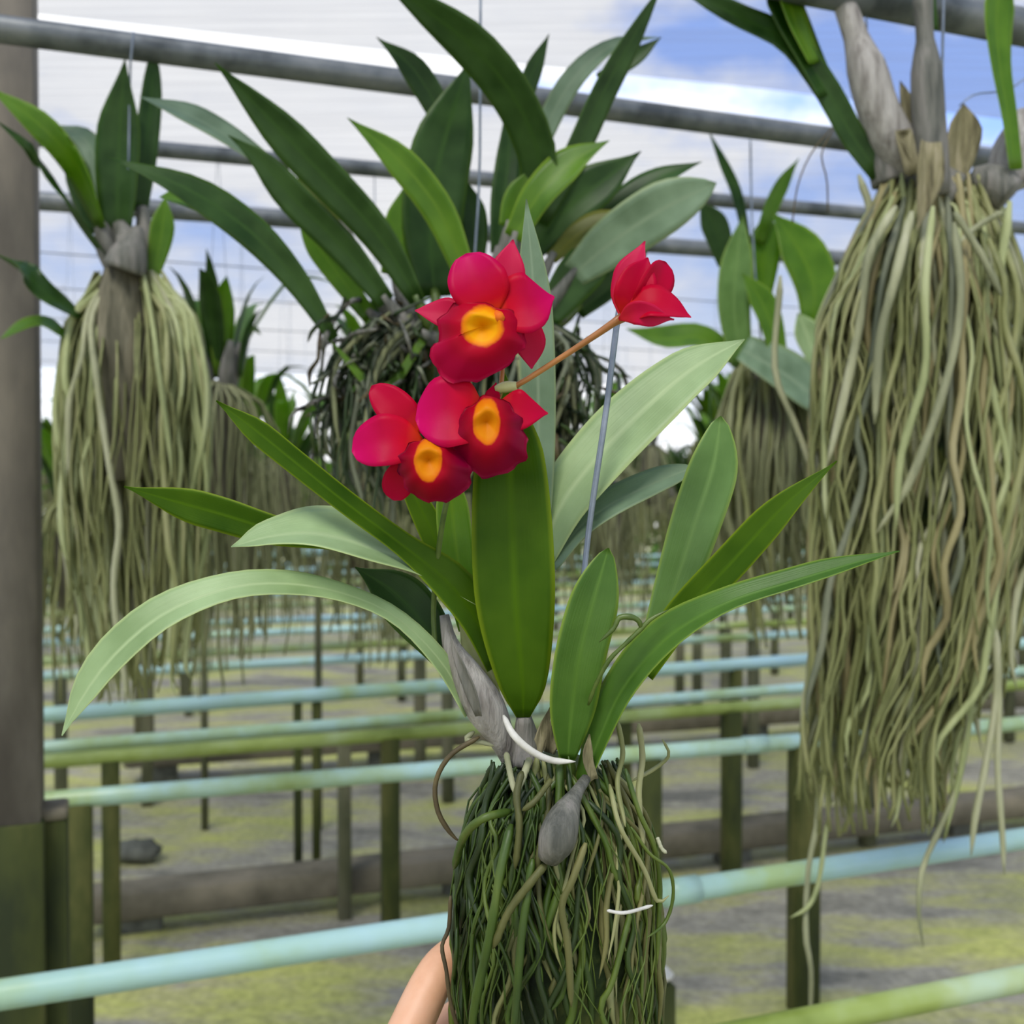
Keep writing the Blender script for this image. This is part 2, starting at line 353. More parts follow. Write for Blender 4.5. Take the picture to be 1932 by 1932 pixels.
# ------------------------------------------------------------------ pillar on the left, racks of pipes on posts, beams
pl = empty('pillar', P(18, 930, 1.82)*1, 'grey weathered pillar at the left edge with a dark mossy foot', 'pillar'); pl.location.z = 0
q = P(18, 930, 1.82); mk('shaft', box((q.x, q.y, .86), .098, .098, 2.45, D0), 'concrete_pillar', pl); mk('foot', box((q.x-.002, q.y, 0), .112, .112, .87, D0), 'mossy_post', pl)
q = P(93, 930, 1.86)
st = empty('post', (q.x, q.y, 0), 'short dark mossy post with a pale top against the pillar', 'post')
mk('shaft', box((q.x, q.y, 0), .052, .07, .86, D0), 'mossy_post', st); mk('cap', box((q.x, q.y, .86), .054, .072, .022, D0), 'beam', st)
q = P(1243, 1840, 1.95)
st = empty('post', (q.x, q.y, 0), 'short brown post with a pale rounded top right of the root ball', 'post')
mk('shaft', box((q.x, q.y, 0), .05, .05, q.z-.012, D0), 'mossy_post', st); mk('cap', box((q.x, q.y, q.z-.012), .052, .052, .03, D0, bev=.013), 'root_white', st)
def rack(p1, p2, drop, rpx, mat, label, posts, pw=.05, ext=(1.5, 7), pmat='mossy_post', group='pipe racks'):
    z = CAMP.z-drop; a, b2 = PZ(*p1, z), PZ(*p2, z); d = (b2-a).normalized()
    s, e = a-d*ext[0], b2+d*ext[1]; r = rpx*a.y/F
    rt = empty('pipe_rack', (s.x, s.y, 0), label, 'pipe rack', group)
    mk('pipe', tube([s, s.lerp(e, .33), s.lerp(e, .66), e], r, n=12, sides=12), mat, rt)
    for k in range(1, 4):           # sockets where two lengths join
        c_ = s.lerp(e, k/4); mk('coupling', tube([c_-d*.035, c_+d*.035], r*1.14, n=2, sides=12), mat, rt)
    for px in posts:
        if isinstance(px, tuple): px, w_ = px
        else: w_ = pw
        # the point of the pipe line under this picture column
        f0, f1 = -1.0, 1.0
        dx = (px-966)/F; tt = (dx*a.y-a.x)/(d.x-dx*d.y); c_ = a+d*tt
        mk('post', box((c_.x, c_.y, 0), w_, w_*.9, z-r*.6, d), pmat, rt)
    return a, d
rack((1500, 1932), (1932, 1846), .69, 27, 'pvc_algae', 'mossy green pipe crossing the bottom right corner', [2300], ext=(1.9, 4))
rack((0, 1877), (1932, 1582), .69, 29, 'pvc_blue', 'pale blue pipe nearest behind the held orchid', [-420, 2250], ext=(1.2, 6))
rack((70, 1512), (1550, 1395), .69, 18, 'pvc', 'greenish blue pipe on posts directly above the nearest blue one', [147, (1520, .072), (1228, .052), 2400], ext=(.6, 7))
rack((70, 1438), (1520, 1324), .78, 14, 'pvc_algae', 'yellow green pipe, lower of the close pair behind the stems', [205, (735, .056), (1382, .062)], ext=(.8, 7))
rack((70, 1412), (1520, 1298), .78, 13, 'pvc', 'pale green pipe, upper of the close pair behind the stems', [(648, .042), (1640, .06)], ext=(.8, 7), pmat='grey_post')
rack((65, 1350), (1480, 1247), .78, 15, 'pvc_blue', 'light blue pipe touching the tip of the arching leaf', [(595, .03), (560, .03), 1180, 1390], ext=(1, 8))
k = 0; FO = ['first', 'second', 'third', 'fourth', 'fifth', 'sixth', 'seventh', 'eighth', 'ninth']
for dd, mt in ((4.5, 'pvc'), (4.9, 'pvc_algae'), (5.5, 'pvc'), (6.0, 'pvc_blue'), (6.8, 'pvc_algae'), (7.5, 'pvc'), (8.4, 'pvc_algae'), (9.4, 'pvc'), (10.6, 'pvc_blue')):
    y1 = 930+.75*F/dd; sl_ = .055*4.5/dd
    pc = P(500, y1, dd)
    a = pc; s = pc-D0*5; e = pc+D0*11
    rt = empty('pipe_rack', (s.x, s.y, 0), f'thin distant pipe on short posts, {FO[k]} row beyond the light blue pipe', 'pipe rack', 'far pipe racks'); k += 1
    mk('pipe', tube([s, e], .021, n=4, sides=8), mt, rt)
    for j in range(9):
        c_ = s+D0*(1.2+1.6*j+R(-.3, .3)); mk('post', box((c_.x, c_.y, 0), .05, .05, pc.z-.01, D0), 'grey_post', rt)
q = P(480, 1060, 4.4); fr = empty('pipe_stand', (q.x, q.y, 0), 'pale blue pipe stand low in the distance behind the left pale leaf', 'pipe stand')
for pts in ([(378, 1090), (432, 1006)], [(432, 1006), (640, 1008)], [(378, 1090), (600, 1076)], [(405, 1048), (620, 1040)]):
    mk('pipe', ptube([(x, y, 4.4+(1090-y)*.002, 8) for x, y in pts], n=3, sides=8), 'pvc_blue', fr)
for x in (384, 600):
    a = P(x, 1085 if x < 400 else 1076, 4.4); mk('leg', tube([V((a.x, a.y, 0)), a], .016, n=2, sides=8), 'grey_post', fr)
def beam(p1, p2, label, h=.13, lift=.07, wd=.16, ext=(0, 6)):
    a, b2 = PZ(*p1, lift), PZ(*p2, lift); d = (b2-a).normalized(); s, e = a-d*ext[0], b2+d*ext[1]; c_ = s.lerp(e, .5)
    nb = V((-d.y, d.x, 0)); c_ = c_+nb*(wd/2)
    rt = empty('ground_beam', (c_.x, c_.y, 0), label, 'beam', 'long ground beams')
    mk('beam', box((c_.x, c_.y, lift), (e-s).length, wd, h, d, bev=.012), 'beam', rt)
    L = (e-s).length
    for k in range(int(L/1.1)+1):
        q = s+d*(.18+k*1.1)+nb*(wd*.6); mk('block', box((q.x, q.y, -.01), .14, wd*.5, lift+.01, d), 'stone', rt)
beam((150, 1752), (1932, 1545), 'grey ground beam lying across the floor behind the nearest pipe', h=.10, lift=.06, wd=.13)
beam((232, 1452), (1932, 1336), 'pinkish grey ground beam further back with a dark gap under it', h=.12, lift=.1, ext=(0, 7))
for x, y, s_, lb in ((255, 1622, .11, 'small dark stone on the mossy floor left'), ):
    c_ = PZ(x, y, 0); vs, fs = [], []
    for i in range(6):
        for j in range(10):
            a = math.pi*i/5; b2 = 2*math.pi*j/10; rr = s_*(1+R(-.15, .15)); vs.append((c_.x+rr*math.sin(a)*math.cos(b2), c_.y+rr*.7*math.sin(a)*math.sin(b2), max(-.005, .35*s_+rr*.4*math.cos(a))))
    for i in range(5):
        for j in range(10): fs.append((i*10+j, i*10+(j+1) % 10, i*10+10+(j+1) % 10, i*10+10+j))
    tag(mk('stone', (vs, fs), 'stone'), lb, 'stone')

# ------------------------------------------------------------------ hanging roots
def bundle(parent, n_ind, n_fine, x0, y0, d, top, prof, ylo, yhi, rpx, mats, zspread=.10, part=False, fine_mat=None, name='root'):
    """roots in picture units at depth d: leave (x0,y0) within +-top, follow the outline prof [(y, xl, xr)], end between ylo and yhi"""
    ys = [p[0] for p in prof]; xl = [p[1] for p in prof]; xr = [p[2] for p in prof]
    def path(yend):
        f = R(0, 1); zz = R(-1, 1)*zspread*math.sqrt(max(0, 1-(2*f-1)**2*.7))
        if part and abs(f-.45) < .13: zz = abs(zz)+.03
        pts = [(x0+(f-.5)*2*top+R(-8, 8), y0+R(-25, 25), d+zz*.3)]
        y = y0+R(45, 80); fx = f
        while y < yend:
            fx = min(1, max(0, fx+R(-.075, .075)))
            a = np.interp(y, ys, xl); b2 = np.interp(y, ys, xr)
            pts.append((a+(b2-a)*fx, y, d+zz*min(1, (y-y0)/160))); y += R(75, 130)
        pts.append((pts[-1][0]+R(-14, 14), yend, pts[-1][2])); return pts
    for i in range(n_ind):
        pts = path(R(ylo, yhi)); r = R(.7, 1.25)*rpx
        mk(name, ptube([(x, y, z, r*(1 if j < len(pts)-1 else .5)) for j, (x, y, z) in enumerate(pts)], n=max(10, len(pts)*3), sides=6, knob=.13, tap=True), random.choice(mats), parent)
    if n_fine:
        geo = ([], [])
        for i in range(n_fine):
            pts = path(R(ylo, yhi)); r = R(.35, .7)*rpx
            ptube([(x, y, z+.01, r) for x, y, z in pts], n=len(pts)*2, sides=4, geo=geo)
        o = mk('fine_roots', geo, fine_mat or mats[0], parent); o['kind'] = 'stuff'

# ---- left hanging orchid
dl = 1.66
q = P(235, 520, dl)
lp = empty('hanging_orchid', q, 'hanging orchid at left with upright broad leaf and long sage root curtain', 'orchid', 'hanging orchids')
for pts, mt, n0, tp in [
    ([(222, 440, dl, 50), (222, 350, dl, 72), (226, 250, dl, 76), (236, 110, dl-.02, 40)], 'leaf_dark', (.1, -1, .3), 'p'),
    ([(262, 400, dl+.03, 30), (272, 300, dl+.03, 44), (284, 200, dl+.04, 40), (290, 100, dl+.04, 36)], 'leaf_dark', (.5, -1, .1), 'r'),
    ([(205, 420, dl+.02, 26), (190, 330, dl+.04, 40), (160, 262, dl+.06, 44), (108, 236, dl+.08, 26)], 'leaf_grey', (-.5, -.6, .8), 'p'),
    ([(180, 440, dl, 24), (162, 370, dl, 44), (145, 310, dl, 46), (125, 268, dl, 24)], 'leaf_dark', (-.4, -1, 0), 'p'),
    ([(195, 430, dl-.02, 18), (150, 320, dl-.05, 40), (80, 240, dl-.08, 52), (-20, 165, dl-.1, 40)], 'leaf_lime', (-.6, -.6, .6), 'p'),
    ([(200, 480, dl-.02, 14), (130, 380, dl-.04, 20), (75, 300, dl-.06, 24), (-10, 225, dl-.08, 20)], 'leaf_dark', (-.7, -.3, .7), 'p'),
    ([(290, 520, dl, 22), (305, 440, dl, 44), (312, 370, dl, 30)], 'leaf_lime', (.4, -1, .2), 'p'),
    ([(150, 600, dl-.03, 12), (100, 565, dl-.05, 34), (50, 520, dl-.07, 40), (-15, 475, dl-.1, 34)], 'leaf_dark', (-.5, -.5, .7), 'p'),
    ([(130, 640, dl-.02, 10), (75, 612, dl-.04, 26), (0, 640, dl-.06, 26)], 'leaf_lime', (-.2, -.5, .9), 'p')]:
    leafpx('leaf', lp, pts, mt, n0, tip=tp, n=14)
for pts in ([(225, 520, dl, 20), (205, 465, dl, 24), (190, 420, dl, 12)], [(250, 520, dl, 22), (245, 470, dl-.02, 26), (226, 425, dl, 14)], [(270, 515, dl+.02, 18), (275, 460, dl+.02, 20), (268, 390, dl+.02, 10)], [(235, 510, dl-.03, 40), (245, 480, dl-.03, 34), (262, 430, dl-.02, 10)]):
    mk('pseudobulb', ptube(pts, n=10, sides=8), 'bulb_dark', lp)
mk('wood_block', ptube([(236, 510, dl, 36), (232, 560, dl, 52), (240, 700, dl, 58), (234, 800, dl, 50), (246, 905, dl, 44)], n=9, sides=7, knob=.09), 'wood_block', lp)
mk('hanger_wire', ptube([(240, 500, dl, 2.2), (243, 300, dl, 2.2), (247, 70, dl-.02, 2.2), (252, 60, dl-.04, 2.2)], n=6, sides=5), 'wire', lp)
PROFL = [(520, 190, 290), (600, 130, 370), (750, 105, 395), (900, 105, 392), (1100, 130, 388), (1300, 170, 360)]
bundle(lp, 150, 220, 240, 535, dl, 60, PROFL, 850, 1330, 5.5, ['root_sage', 'root_sage', 'root_olive', 'root_pale'], .1, part=True, fine_mat='root_olive')

# ---- right hanging orchid
dr = 1.5
q = P(1760, 360, dr)
rp = empty('hanging_orchid', q, 'large hanging orchid at right with grey bulbs and very long tangled roots', 'orchid', 'hanging orchids')
for pts, mt in [([(1765, 330, dr, 40), (1700, 290, dr, 44), (1660, 215, dr-.01, 38), (1635, 130, dr-.01, 36), (1618, 80, dr, 24), (1605, 40, dr, 22), (1585, -15, dr+.01, 20)], 'bulb_grey'),
                ([(1762, 370, dr-.03, 28), (1756, 300, dr-.03, 32), (1752, 220, dr-.03, 30), (1748, 130, dr-.03, 28), (1745, 70, dr-.03, 16), (1740, -15, dr-.03, 19)], 'bulb_dark'),
                ([(1930, 350, dr+.02, 60), (1915, 290, dr+.02, 44), (1935, 210, dr+.02, 16)], 'bulb_grey'),
                ([(1905, 370, dr-.02, 34), (1870, 345, dr-.01, 36), (1830, 335, dr, 20)], 'bulb_dark'),
                ([(1800, 380, dr, 50), (1720, 350, dr+.02, 56), (1680, 330, dr+.02, 30)], 'bulb_dark'),
                ([(1680, 345, dr+.01, 34), (1665, 290, dr+.01, 30), (1655, 250, dr, 16)], 'bulb_dark')]:
    mk('pseudobulb', ptube(pts, n=14, sides=10), mt, rp)
for pts, mt in [([(1745, 300, dr+.01, 26), (1720, 240, dr+.02, 30), (1698, 152, dr+.02, 26)], 'dead_sheath'), ([(1790, 340, dr, 50), (1812, 260, dr, 60), (1818, 195, dr, 44)], 'dead_sheath'),
                ([(1752, 270, dr-.065, 36), (1750, 330, dr-.07, 48), (1744, 370, dr-.07, 36), (1730, 435, dr-.07, 14)], 'dead_sheath'), ([(1720, 330, dr-.05, 30), (1700, 250, dr-.04, 26), (1735, 330, dr-.05, 20)], 'dead_sheath')]:
    leafpx('dry_sheath', rp, pts, mt, (.1, -1, .1), tip='p', fold=.5, n=10, thick=.004)
for pts, mt, n0 in [
    ([(1660, 330, dr, 36), (1610, 260, dr, 44), (1560, 170, dr, 46), (1490, 80, dr, 46), (1400, 35, dr, 40), (1270, -30, dr, 30)], 'leaf_dark', (-.5, -.8, .4)),
    ([(1560, 180, dr, 36), (1525, 110, dr, 44), (1490, 40, dr, 56), (1455, -40, dr, 60)], 'leaf_dark', (.3, -1, .2)),
    ([(1535, 120, dr-.01, 20), (1500, 40, dr-.01, 34), (1475, -40, dr-.01, 40)], 'leaf_lime', (.6, -1, .2)),
    ([(1915, 320, dr-.04, 22), (1902, 220, dr-.04, 26), (1885, 120, dr-.04, 34), (1880, 30, dr-.04, 50), (1890, -60, dr-.04, 60)], 'leaf_lime', (.3, -1, 0)),
    ([(1752, 60, dr-.02, 30), (1740, -20, dr-.02, 40), (1735, -120, dr-.02, 50)], 'leaf_dark', (.1, -1, 0))]:
    leafpx('leaf', rp, pts, mt, n0, tip='p', tipstart=.8, n=16)
mk('hanger_wire', ptube([(1781, -60, dr-.02, 2.6), (1779, 60, dr-.02, 2.6), (1776, 200, dr-.01, 2.6), (1770, 330, dr, 2.6)], n=8, sides=6), 'wire', rp)
mk('hanger_wire', ptube([(1632, -60, dr+.02, 1.8), (1638, 100, dr+.02, 1.8), (1660, 260, dr+.01, 1.8)], n=8, sides=6), 'wire', rp)
mk('hanger_wire', ptube([(1810, 200, dr, 1.5), (1840, 178, dr, 1.5), (1900, 170, dr, 1.5), (1945, 140, dr, 1.5)], n=10, sides=5), 'wire', rp)
for pts in ([(1570, 240, dr, 1.6), (1530, 290, dr, 1.6), (1505, 350, dr, 1.6), (1495, 420, dr, 1.6)], [(1572, 245, dr, 1.6), (1550, 290, dr, 1.6), (1560, 340, dr, 1.6), (1562, 400, dr, 1.6)]):
    mk('root', ptube(pts, n=10, sides=5), 'root_brown', rp)
PROFR = [(380, 1650, 1880), (460, 1610, 1920), (600, 1545, 1950), (800, 1530, 1960), (1000, 1530, 1970), (1250, 1530, 1900), (1400, 1510, 1800), (1600, 1530, 1790)]
mk('root_shade_core', ptube([(1760, 420, dr+.06, 40), (1755, 520, dr+.05, 90), (1750, 700, dr+.04, 110), (1730, 1000, dr+.02, 90)], n=9, sides=12, knob=.08), 'moss_pot', rp)  # dark body added to stand for the shade between the roots
bundle(rp, 165, 260, 1765, 350, dr, 95, PROFR, 1120, 1580, 6.0, ['root_pale', 'root_sage', 'root_olive', 'root_olive', 'root_tan', 'root_grey'], .12, fine_mat='root_olive')
for pts, r in [([(1620, 330, 0), (1640, 420, 0), (1590, 600, 0), (1570, 760, 0)], 7),
            ([(1472, 520, 0), (1470, 560, 0), (1462, 700, 0), (1500, 800, 0), (1530, 880, 0), (1570, 1000, 0), (1600, 1080, 0)], 6),
            ([(1545, 1480, 0), (1540, 1560, 0), (1525, 1640, 0), (1520, 1760, -.02), (1530, 1830, -.02), (1528, 1935, -.02)], 5.5),
            ([(1560, 1550, 0), (1545, 1660, 0), (1525, 1710, -.02), (1490, 1732, -.02)], 4.5),
            ([(1860, 1200, -.04), (1830, 1330, -.05), (1810, 1470, -.05), (1770, 1570, -.05), (1740, 1640, -.05), (1733, 1720, -.05), (1742, 1785, -.05)], 5.5),
            ([(1895, 800, -.04), (1885, 1000, -.05), (1870, 1200, -.05), (1840, 1280, -.05), (1815, 1440, -.05), (1780, 1590, -.05)], 6.5),
            ([(1875, 1180, -.05), (1880, 1300, -.05), (1860, 1440, -.05), (1840, 1540, -.05), (1832, 1615, -.05)], 6.5),
            ([(1880, 1190, -.05), (1885, 1320, -.05), (1882, 1440, -.05), (1890, 1560, -.05), (1895, 1650, -.05)], 6),
            ([(1905, 380, -.05), (1880, 600, -.06), (1900, 800, -.06), (1890, 1000, -.06), (1868, 1200, -.06)], 9),
            ([(1890, 400, -.06), (1840, 430, -.06), (1800, 470, -.07)], 6), ([(1800, 400, -.1), (1850, 480, -.1), (1890, 560, -.1)], 7),
            ([(1720, 400, -.1), (1690, 520, -.12), (1660, 640, -.12), (1650, 800, -.12)], 9), ([(1760, 390, -.1), (1745, 540, -.12), (1745, 700, -.12), (1700, 860, -.12), (1690, 1000, -.12)], 8),
            ([(1800, 420, -.1), (1812, 560, -.12), (1790, 700, -.12), (1720, 900, -.12), (1650, 1010, -.1)], 8), ([(1690, 390, -.08), (1640, 480, -.1), (1620, 620, -.1), (1590, 760, -.1), (1560, 880, -.1)], 9)]:
    mk('root', ptube([(x, y, dr+z, r) for x, y, z in pts], n=18, sides=7, knob=.1, tap=True), random.choice(['root_pale', 'root_pale', 'root_sage']), rp)

# ---- centre hanging orchid behind the flowers
dc = 1.32
q = P(860, 590, dc)
cp = empty('hanging_orchid', q, 'big dark-leaved orchid hanging directly behind the red flowers', 'orchid', 'hanging orchids')
CL = [
    ([(985, 430, 0, 40), (1020, 320, -.03, 70), (980, 200, -.06, 78), (900, 95, -.09, 80), (800, 15, -.12, 72), (700, -60, -.15, 60)], 'leaf_dark', (-.5, -.9, -.1), 'p'),
    ([(820, 560, .02, 60), (812, 440, .02, 110), (825, 320, .02, 118), (855, 210, .02, 96), (888, 110, .02, 50)], 'leaf_dark', (.3, -1, .1), 'p'),
    ([(880, 520, -.05, 40), (830, 400, -.06, 60), (750, 300, -.07, 58), (655, 222, -.08, 34)], 'leaf_lime', (-.5, -1, .4), 'p'),
    ([(790, 570, -.03, 30), (715, 445, -.04, 62), (600, 320, -.06, 74), (490, 205, -.08, 72), (405, 118, -.1, 44)], 'leaf_dark', (-.5, -1, .2), 'p'),
    ([(730, 570, -.02, 36), (650, 470, -.03, 58), (560, 380, -.05, 62), (490, 300, -.06, 58), (430, 255, -.07, 36)], 'leaf_dark', (-.5, -1, .3), 'p'),
    ([(520, 320, 0, 24), (430, 258, 0, 38), (350, 215, 0, 38), (262, 182, 0, 20)], 'leaf_grey', (-.4, -.6, .8), 'p'),
    ([(630, 640, -.05, 22), (560, 530, -.06, 48), (470, 435, -.08, 64), (350, 355, -.1, 58), (200, 295, -.12, 24)], 'leaf_dark', (-.4, -.8, .5), 'p'),
    ([(450, 420, -.05, 30), (380, 385, -.06, 44), (300, 372, -.08, 36)], 'leaf_lime', (-.3, -.7, .6), 'p'),
    ([(1020, 420, .02, 30), (1085, 290, .02, 46), (1140, 170, .02, 46), (1200, 60, .02, 42), (1250, -30, .02, 36)], 'leaf_dark', (.6, -1, 0), 'p'),
    ([(1000, 330, .1, 24), (1040, 220, .1, 42), (1090, 140, .1, 40), (1160, 85, .1, 28), (1245, 70, .1, 16)], 'leaf_grey', (.3, -.7, .6), 'p'),
    ([(970, 260, .08, 20), (1000, 150, .08, 34), (1036, 64, .08, 22)], 'leaf_dark', (.3, -1, .2), 'p'),
    ([(1130, 150, .1, 20), (1190, 115, .1, 30), (1248, 70, .1, 14)], 'leaf_dark', (.3, -1, .4), 'p'),
    ([(970, 450, -.04, 40), (1015, 370, -.05, 58), (1075, 310, -.05, 60), (1150, 265, -.06, 30)], 'leaf_lime', (.2, -.9, .6), 'p'),
    ([(980, 490, .03, 50), (1060, 400, .03, 84), (1140, 340, .03, 78), (1210, 285, .03, 34)], 'leaf_dark', (.4, -.9, .4), 'p'),
    ([(1120, 430, .05, 30), (1190, 370, .05, 44), (1250, 335, .05, 36), (1325, 305, .05, 20)], 'leaf_dark', (.2, -.7, .7), 'p'),
    ([(1080, 520, 0, 50), (1150, 460, -.01, 90), (1240, 400, -.02, 100), (1310, 365, -.03, 80), (1352, 345, -.03, 40)], 'leaf_grey', (.5, -1, .2), 'r'),
    ([(1040, 490, 0, 24), (1110, 430, 0, 40), (1205, 402, 0, 24)], 'leaf_olive', (.3, -.7, .7), 'p'),
    ([(1030, 600, 0, 50), (1090, 520, 0, 84), (1130, 480, 0, 70), (1170, 455, 0, 40)], 'leaf_dark', (.4, -1, .3), 'p'),
    ([(1090, 590, .05, 30), (1150, 540, .05, 44), (1200, 480, .05, 44), (1230, 430, .05, 24)], 'leaf_dark', (.4, -1, .3), 'p'),
    ([(870, 300, .06, 30), (835, 220, .06, 46), (780, 130, .06, 50), (710, 70, .06, 24)], 'leaf_dark', (-.4, -1, .2), 'p'),
    ([(650, 430, .04, 24), (580, 372, .04, 46), (500, 340, .04, 30)], 'leaf_olive', (-.3, -.8, .6), 'p'),
    ([(940, 480, .04, 30), (950, 380, .05, 50), (960, 280, .06, 44), (955, 190, .06, 24)], 'leaf_dark', (.1, -1, .1), 'p'),
    ([(700, 600, .03, 30), (640, 520, .03, 44), (590, 450, .03, 46), (560, 400, .03, 24)], 'leaf_lime', (-.4, -1, .3), 'p'),
    ([(900, 500, .06, 30), (895, 420, .06, 50), (880, 340, .06, 36)], 'leaf_dark', (0, -1, .2), 'p'),
    ([(960, 430, -.02, 40), (975, 380, -.02, 52), (1000, 320, -.02, 30)], 'leaf_lime', (.2, -1, .3), 'p'),
    ([(740, 520, .05, 40), (765, 420, .05, 70), (770, 340, .05, 40)], 'leaf_lime', (-.2, -1, .2), 'p'),
    ([(800, 640, -.04, 14), (720, 735, -.05, 18), (620, 640, -.05, 16)], 'leaf_lime', (0, -1, .4), 'p'),
]
for pts, mt, n0, tp in CL:
    leafpx('leaf', cp, [(x, y, dc+z, w_) for x, y, z, w_ in pts], mt, n0, tip=tp, n=16)
for pts, mt, n0, tp in CL:
    x, y, z, w_ = pts[0]
    if y > 420 and 640 < x < 1100:
        xe = 860+(x-860)*.45; mk('pseudobulb', ptube([(x+(x-pts[1][0])*-.08, y-14, dc+z, 7), (x*.7+xe*.3, y+(640-y)*.35, dc+z*.6, 15), (x*.3+xe*.7, y+(640-y)*.7, dc+z*.3, 17), (xe, 655, dc+.02, 9)], n=9, sides=7), random.choice(['bulb_dark', 'bulb_dark', 'stem_green']), cp)
for pts, mt in [([(820, 620, 0, 20), (800, 580, 0, 26), (770, 530, 0, 12)], 'bulb_dark'), ([(1040, 590, 0, 14), (1045, 500, 0, 24), (1040, 430, .01, 20), (1035, 380, .01, 8)], 'bulb_dark'), ([(900, 620, 0, 24), (890, 560, 0, 28), (880, 500, 0, 12)], 'bulb_dark'),
                ([(730, 640, 0, 20), (715, 600, 0, 24), (690, 570, 0, 12)], 'bulb_dark'), ([(960, 620, 0, 24), (970, 560, 0, 26), (975, 480, 0, 12)], 'bulb_grey')]:
    mk('pseudobulb', ptube(pts, n=10, sides=8), mt, cp)
mk('hanger_wire', ptube([(907, -80, dc-.02, 2.6), (906, 150, dc-.02, 2.6), (904, 350, dc, 2.6), (890, 560, dc, 2.6)], n=8, sides=6), 'wire', cp)
PROFC = [(600, 690, 1080), (700, 600, 1140), (850, 600, 1110), (1000, 640, 1060), (1150, 680, 1000)]
mk('root_shade_core', ptube([(870, 600, dc+.08, 60), (860, 680, dc+.08, 130), (865, 800, dc+.08, 150), (860, 930, dc+.08, 90)], n=10, sides=14, knob=.12), 'moss_pot', cp)  # added dark filler, shade behind the crown roots given as a solid
def tangle(parent, n, x0, x1, y0, y1, d, dz, rpx, mats):
    for i in range(n):
        x, y = random.triangular(x0-20, x1+20), R(y0, y1); a = R(0, 6.28); pts = []
        for k in range(6):
            pts.append((x, y, d+R(-dz, dz), rpx*R(.6, 1.2))); a += R(-.9, .9); x += R(10, 42)*math.cos(a); y += R(5, 50)*abs(math.sin(a))+6
        mk('root', ptube(pts, n=16, sides=5, knob=.1, tap=True), random.choice(mats), parent)
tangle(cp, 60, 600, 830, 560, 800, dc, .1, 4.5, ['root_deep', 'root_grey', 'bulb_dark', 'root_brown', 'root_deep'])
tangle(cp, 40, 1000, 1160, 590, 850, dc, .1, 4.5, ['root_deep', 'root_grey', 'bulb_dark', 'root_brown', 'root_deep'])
bundle(cp, 95, 120, 860, 600, dc, 130, PROFC, 720, 1060, 4.5, ['root_grey', 'root_far', 'root_grey', 'root_deep'], .12, fine_mat='root_deep')  # shade under the crown is put into the dark root colours

# ---- mid orchid right, just left of the big root curtain
dm = 2.1
q = P(1440, 680, dm)
mp_ = empty('hanging_orchid', q, 'bright leafy orchid hanging left of the big right root curtain', 'orchid', 'hanging orchids')
for pts, mt, n0 in [
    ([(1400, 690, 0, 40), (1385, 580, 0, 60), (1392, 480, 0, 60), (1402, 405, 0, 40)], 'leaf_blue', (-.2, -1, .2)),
    ([(1530, 640, .02, 30), (1535, 540, .02, 76), (1500, 460, .02, 76), (1455, 400, .02, 40)], 'leaf_lime', (.2, -1, .2)),
    ([(1470, 680, -.03, 30), (1450, 600, -.03, 44), (1425, 550, -.03, 44), (1400, 515, -.03, 24)], 'leaf_lime', (.2, -1, .3)),
    ([(1410, 460, .05, 14), (1390, 370, .05, 20), (1365, 310, .05, 18), (1336, 245, .05, 12)], 'leaf_dark', (.3, -1, .2)),
    ([(1430, 460, .05, 20), (1455, 390, .05, 28), (1480, 340, .05, 26), (1508, 298, .05, 14)], 'leaf_lime', (.3, -1, .2)),
    ([(1370, 500, .06, 30), (1350, 430, .06, 50), (1320, 380, .06, 34)], 'leaf_dark', (-.3, -1, .2)),
    ([(1400, 660, -.05, 50), (1470, 700, -.06, 74), (1540, 750, -.06, 70), (1600, 790, -.06, 30)], 'leaf_grey', (.3, -.8, .5)),
    ([(1540, 690, 0, 24), (1525, 640, 0, 50), (1505, 590, 0, 40)], 'leaf_pale', (.3, -1, .3)),
    ([(1560, 700, 0, 20), (1570, 620, 0, 50), (1575, 560, 0, 40)], 'leaf_lime', (0, -1, .3)),
    ([(1440, 560, .06, 30), (1440, 480, .06, 60), (1450, 400, .06, 50)], 'leaf_lime', (0, -1, .3)),
    ([(1410, 700, .04, 20), (1330, 640, .04, 40), (1250, 640, .04, 44), (1180, 620, .04, 30)], 'leaf_lime', (-.2, -.7, .7))]:
    leafpx('leaf', mp_, [(x, y, dm+z, w_) for x, y, z, w_ in pts], mt, n0, tip='p', n=14)
mk('wood_block', ptube([(1450, 690, dm+.03, 30), (1450, 800, dm+.03, 60), (1455, 900, dm+.03, 55)], n=7, sides=10, knob=.05), 'wood_block', mp_)
mk('hanger_wire', ptube([(1415, 225, dm, 2), (1420, 450, dm, 2), (1440, 690, dm, 2)], n=6, sides=5), 'wire', mp_)
bundle(mp_, 40, 60, 1450, 700, dm, 60, [(700, 1380, 1520), (850, 1340, 1560), (1000, 1350, 1560), (1200, 1400, 1540)], 950, 1230, 5, ['root_far', 'root_olive'], .1, fine_mat='root_far')

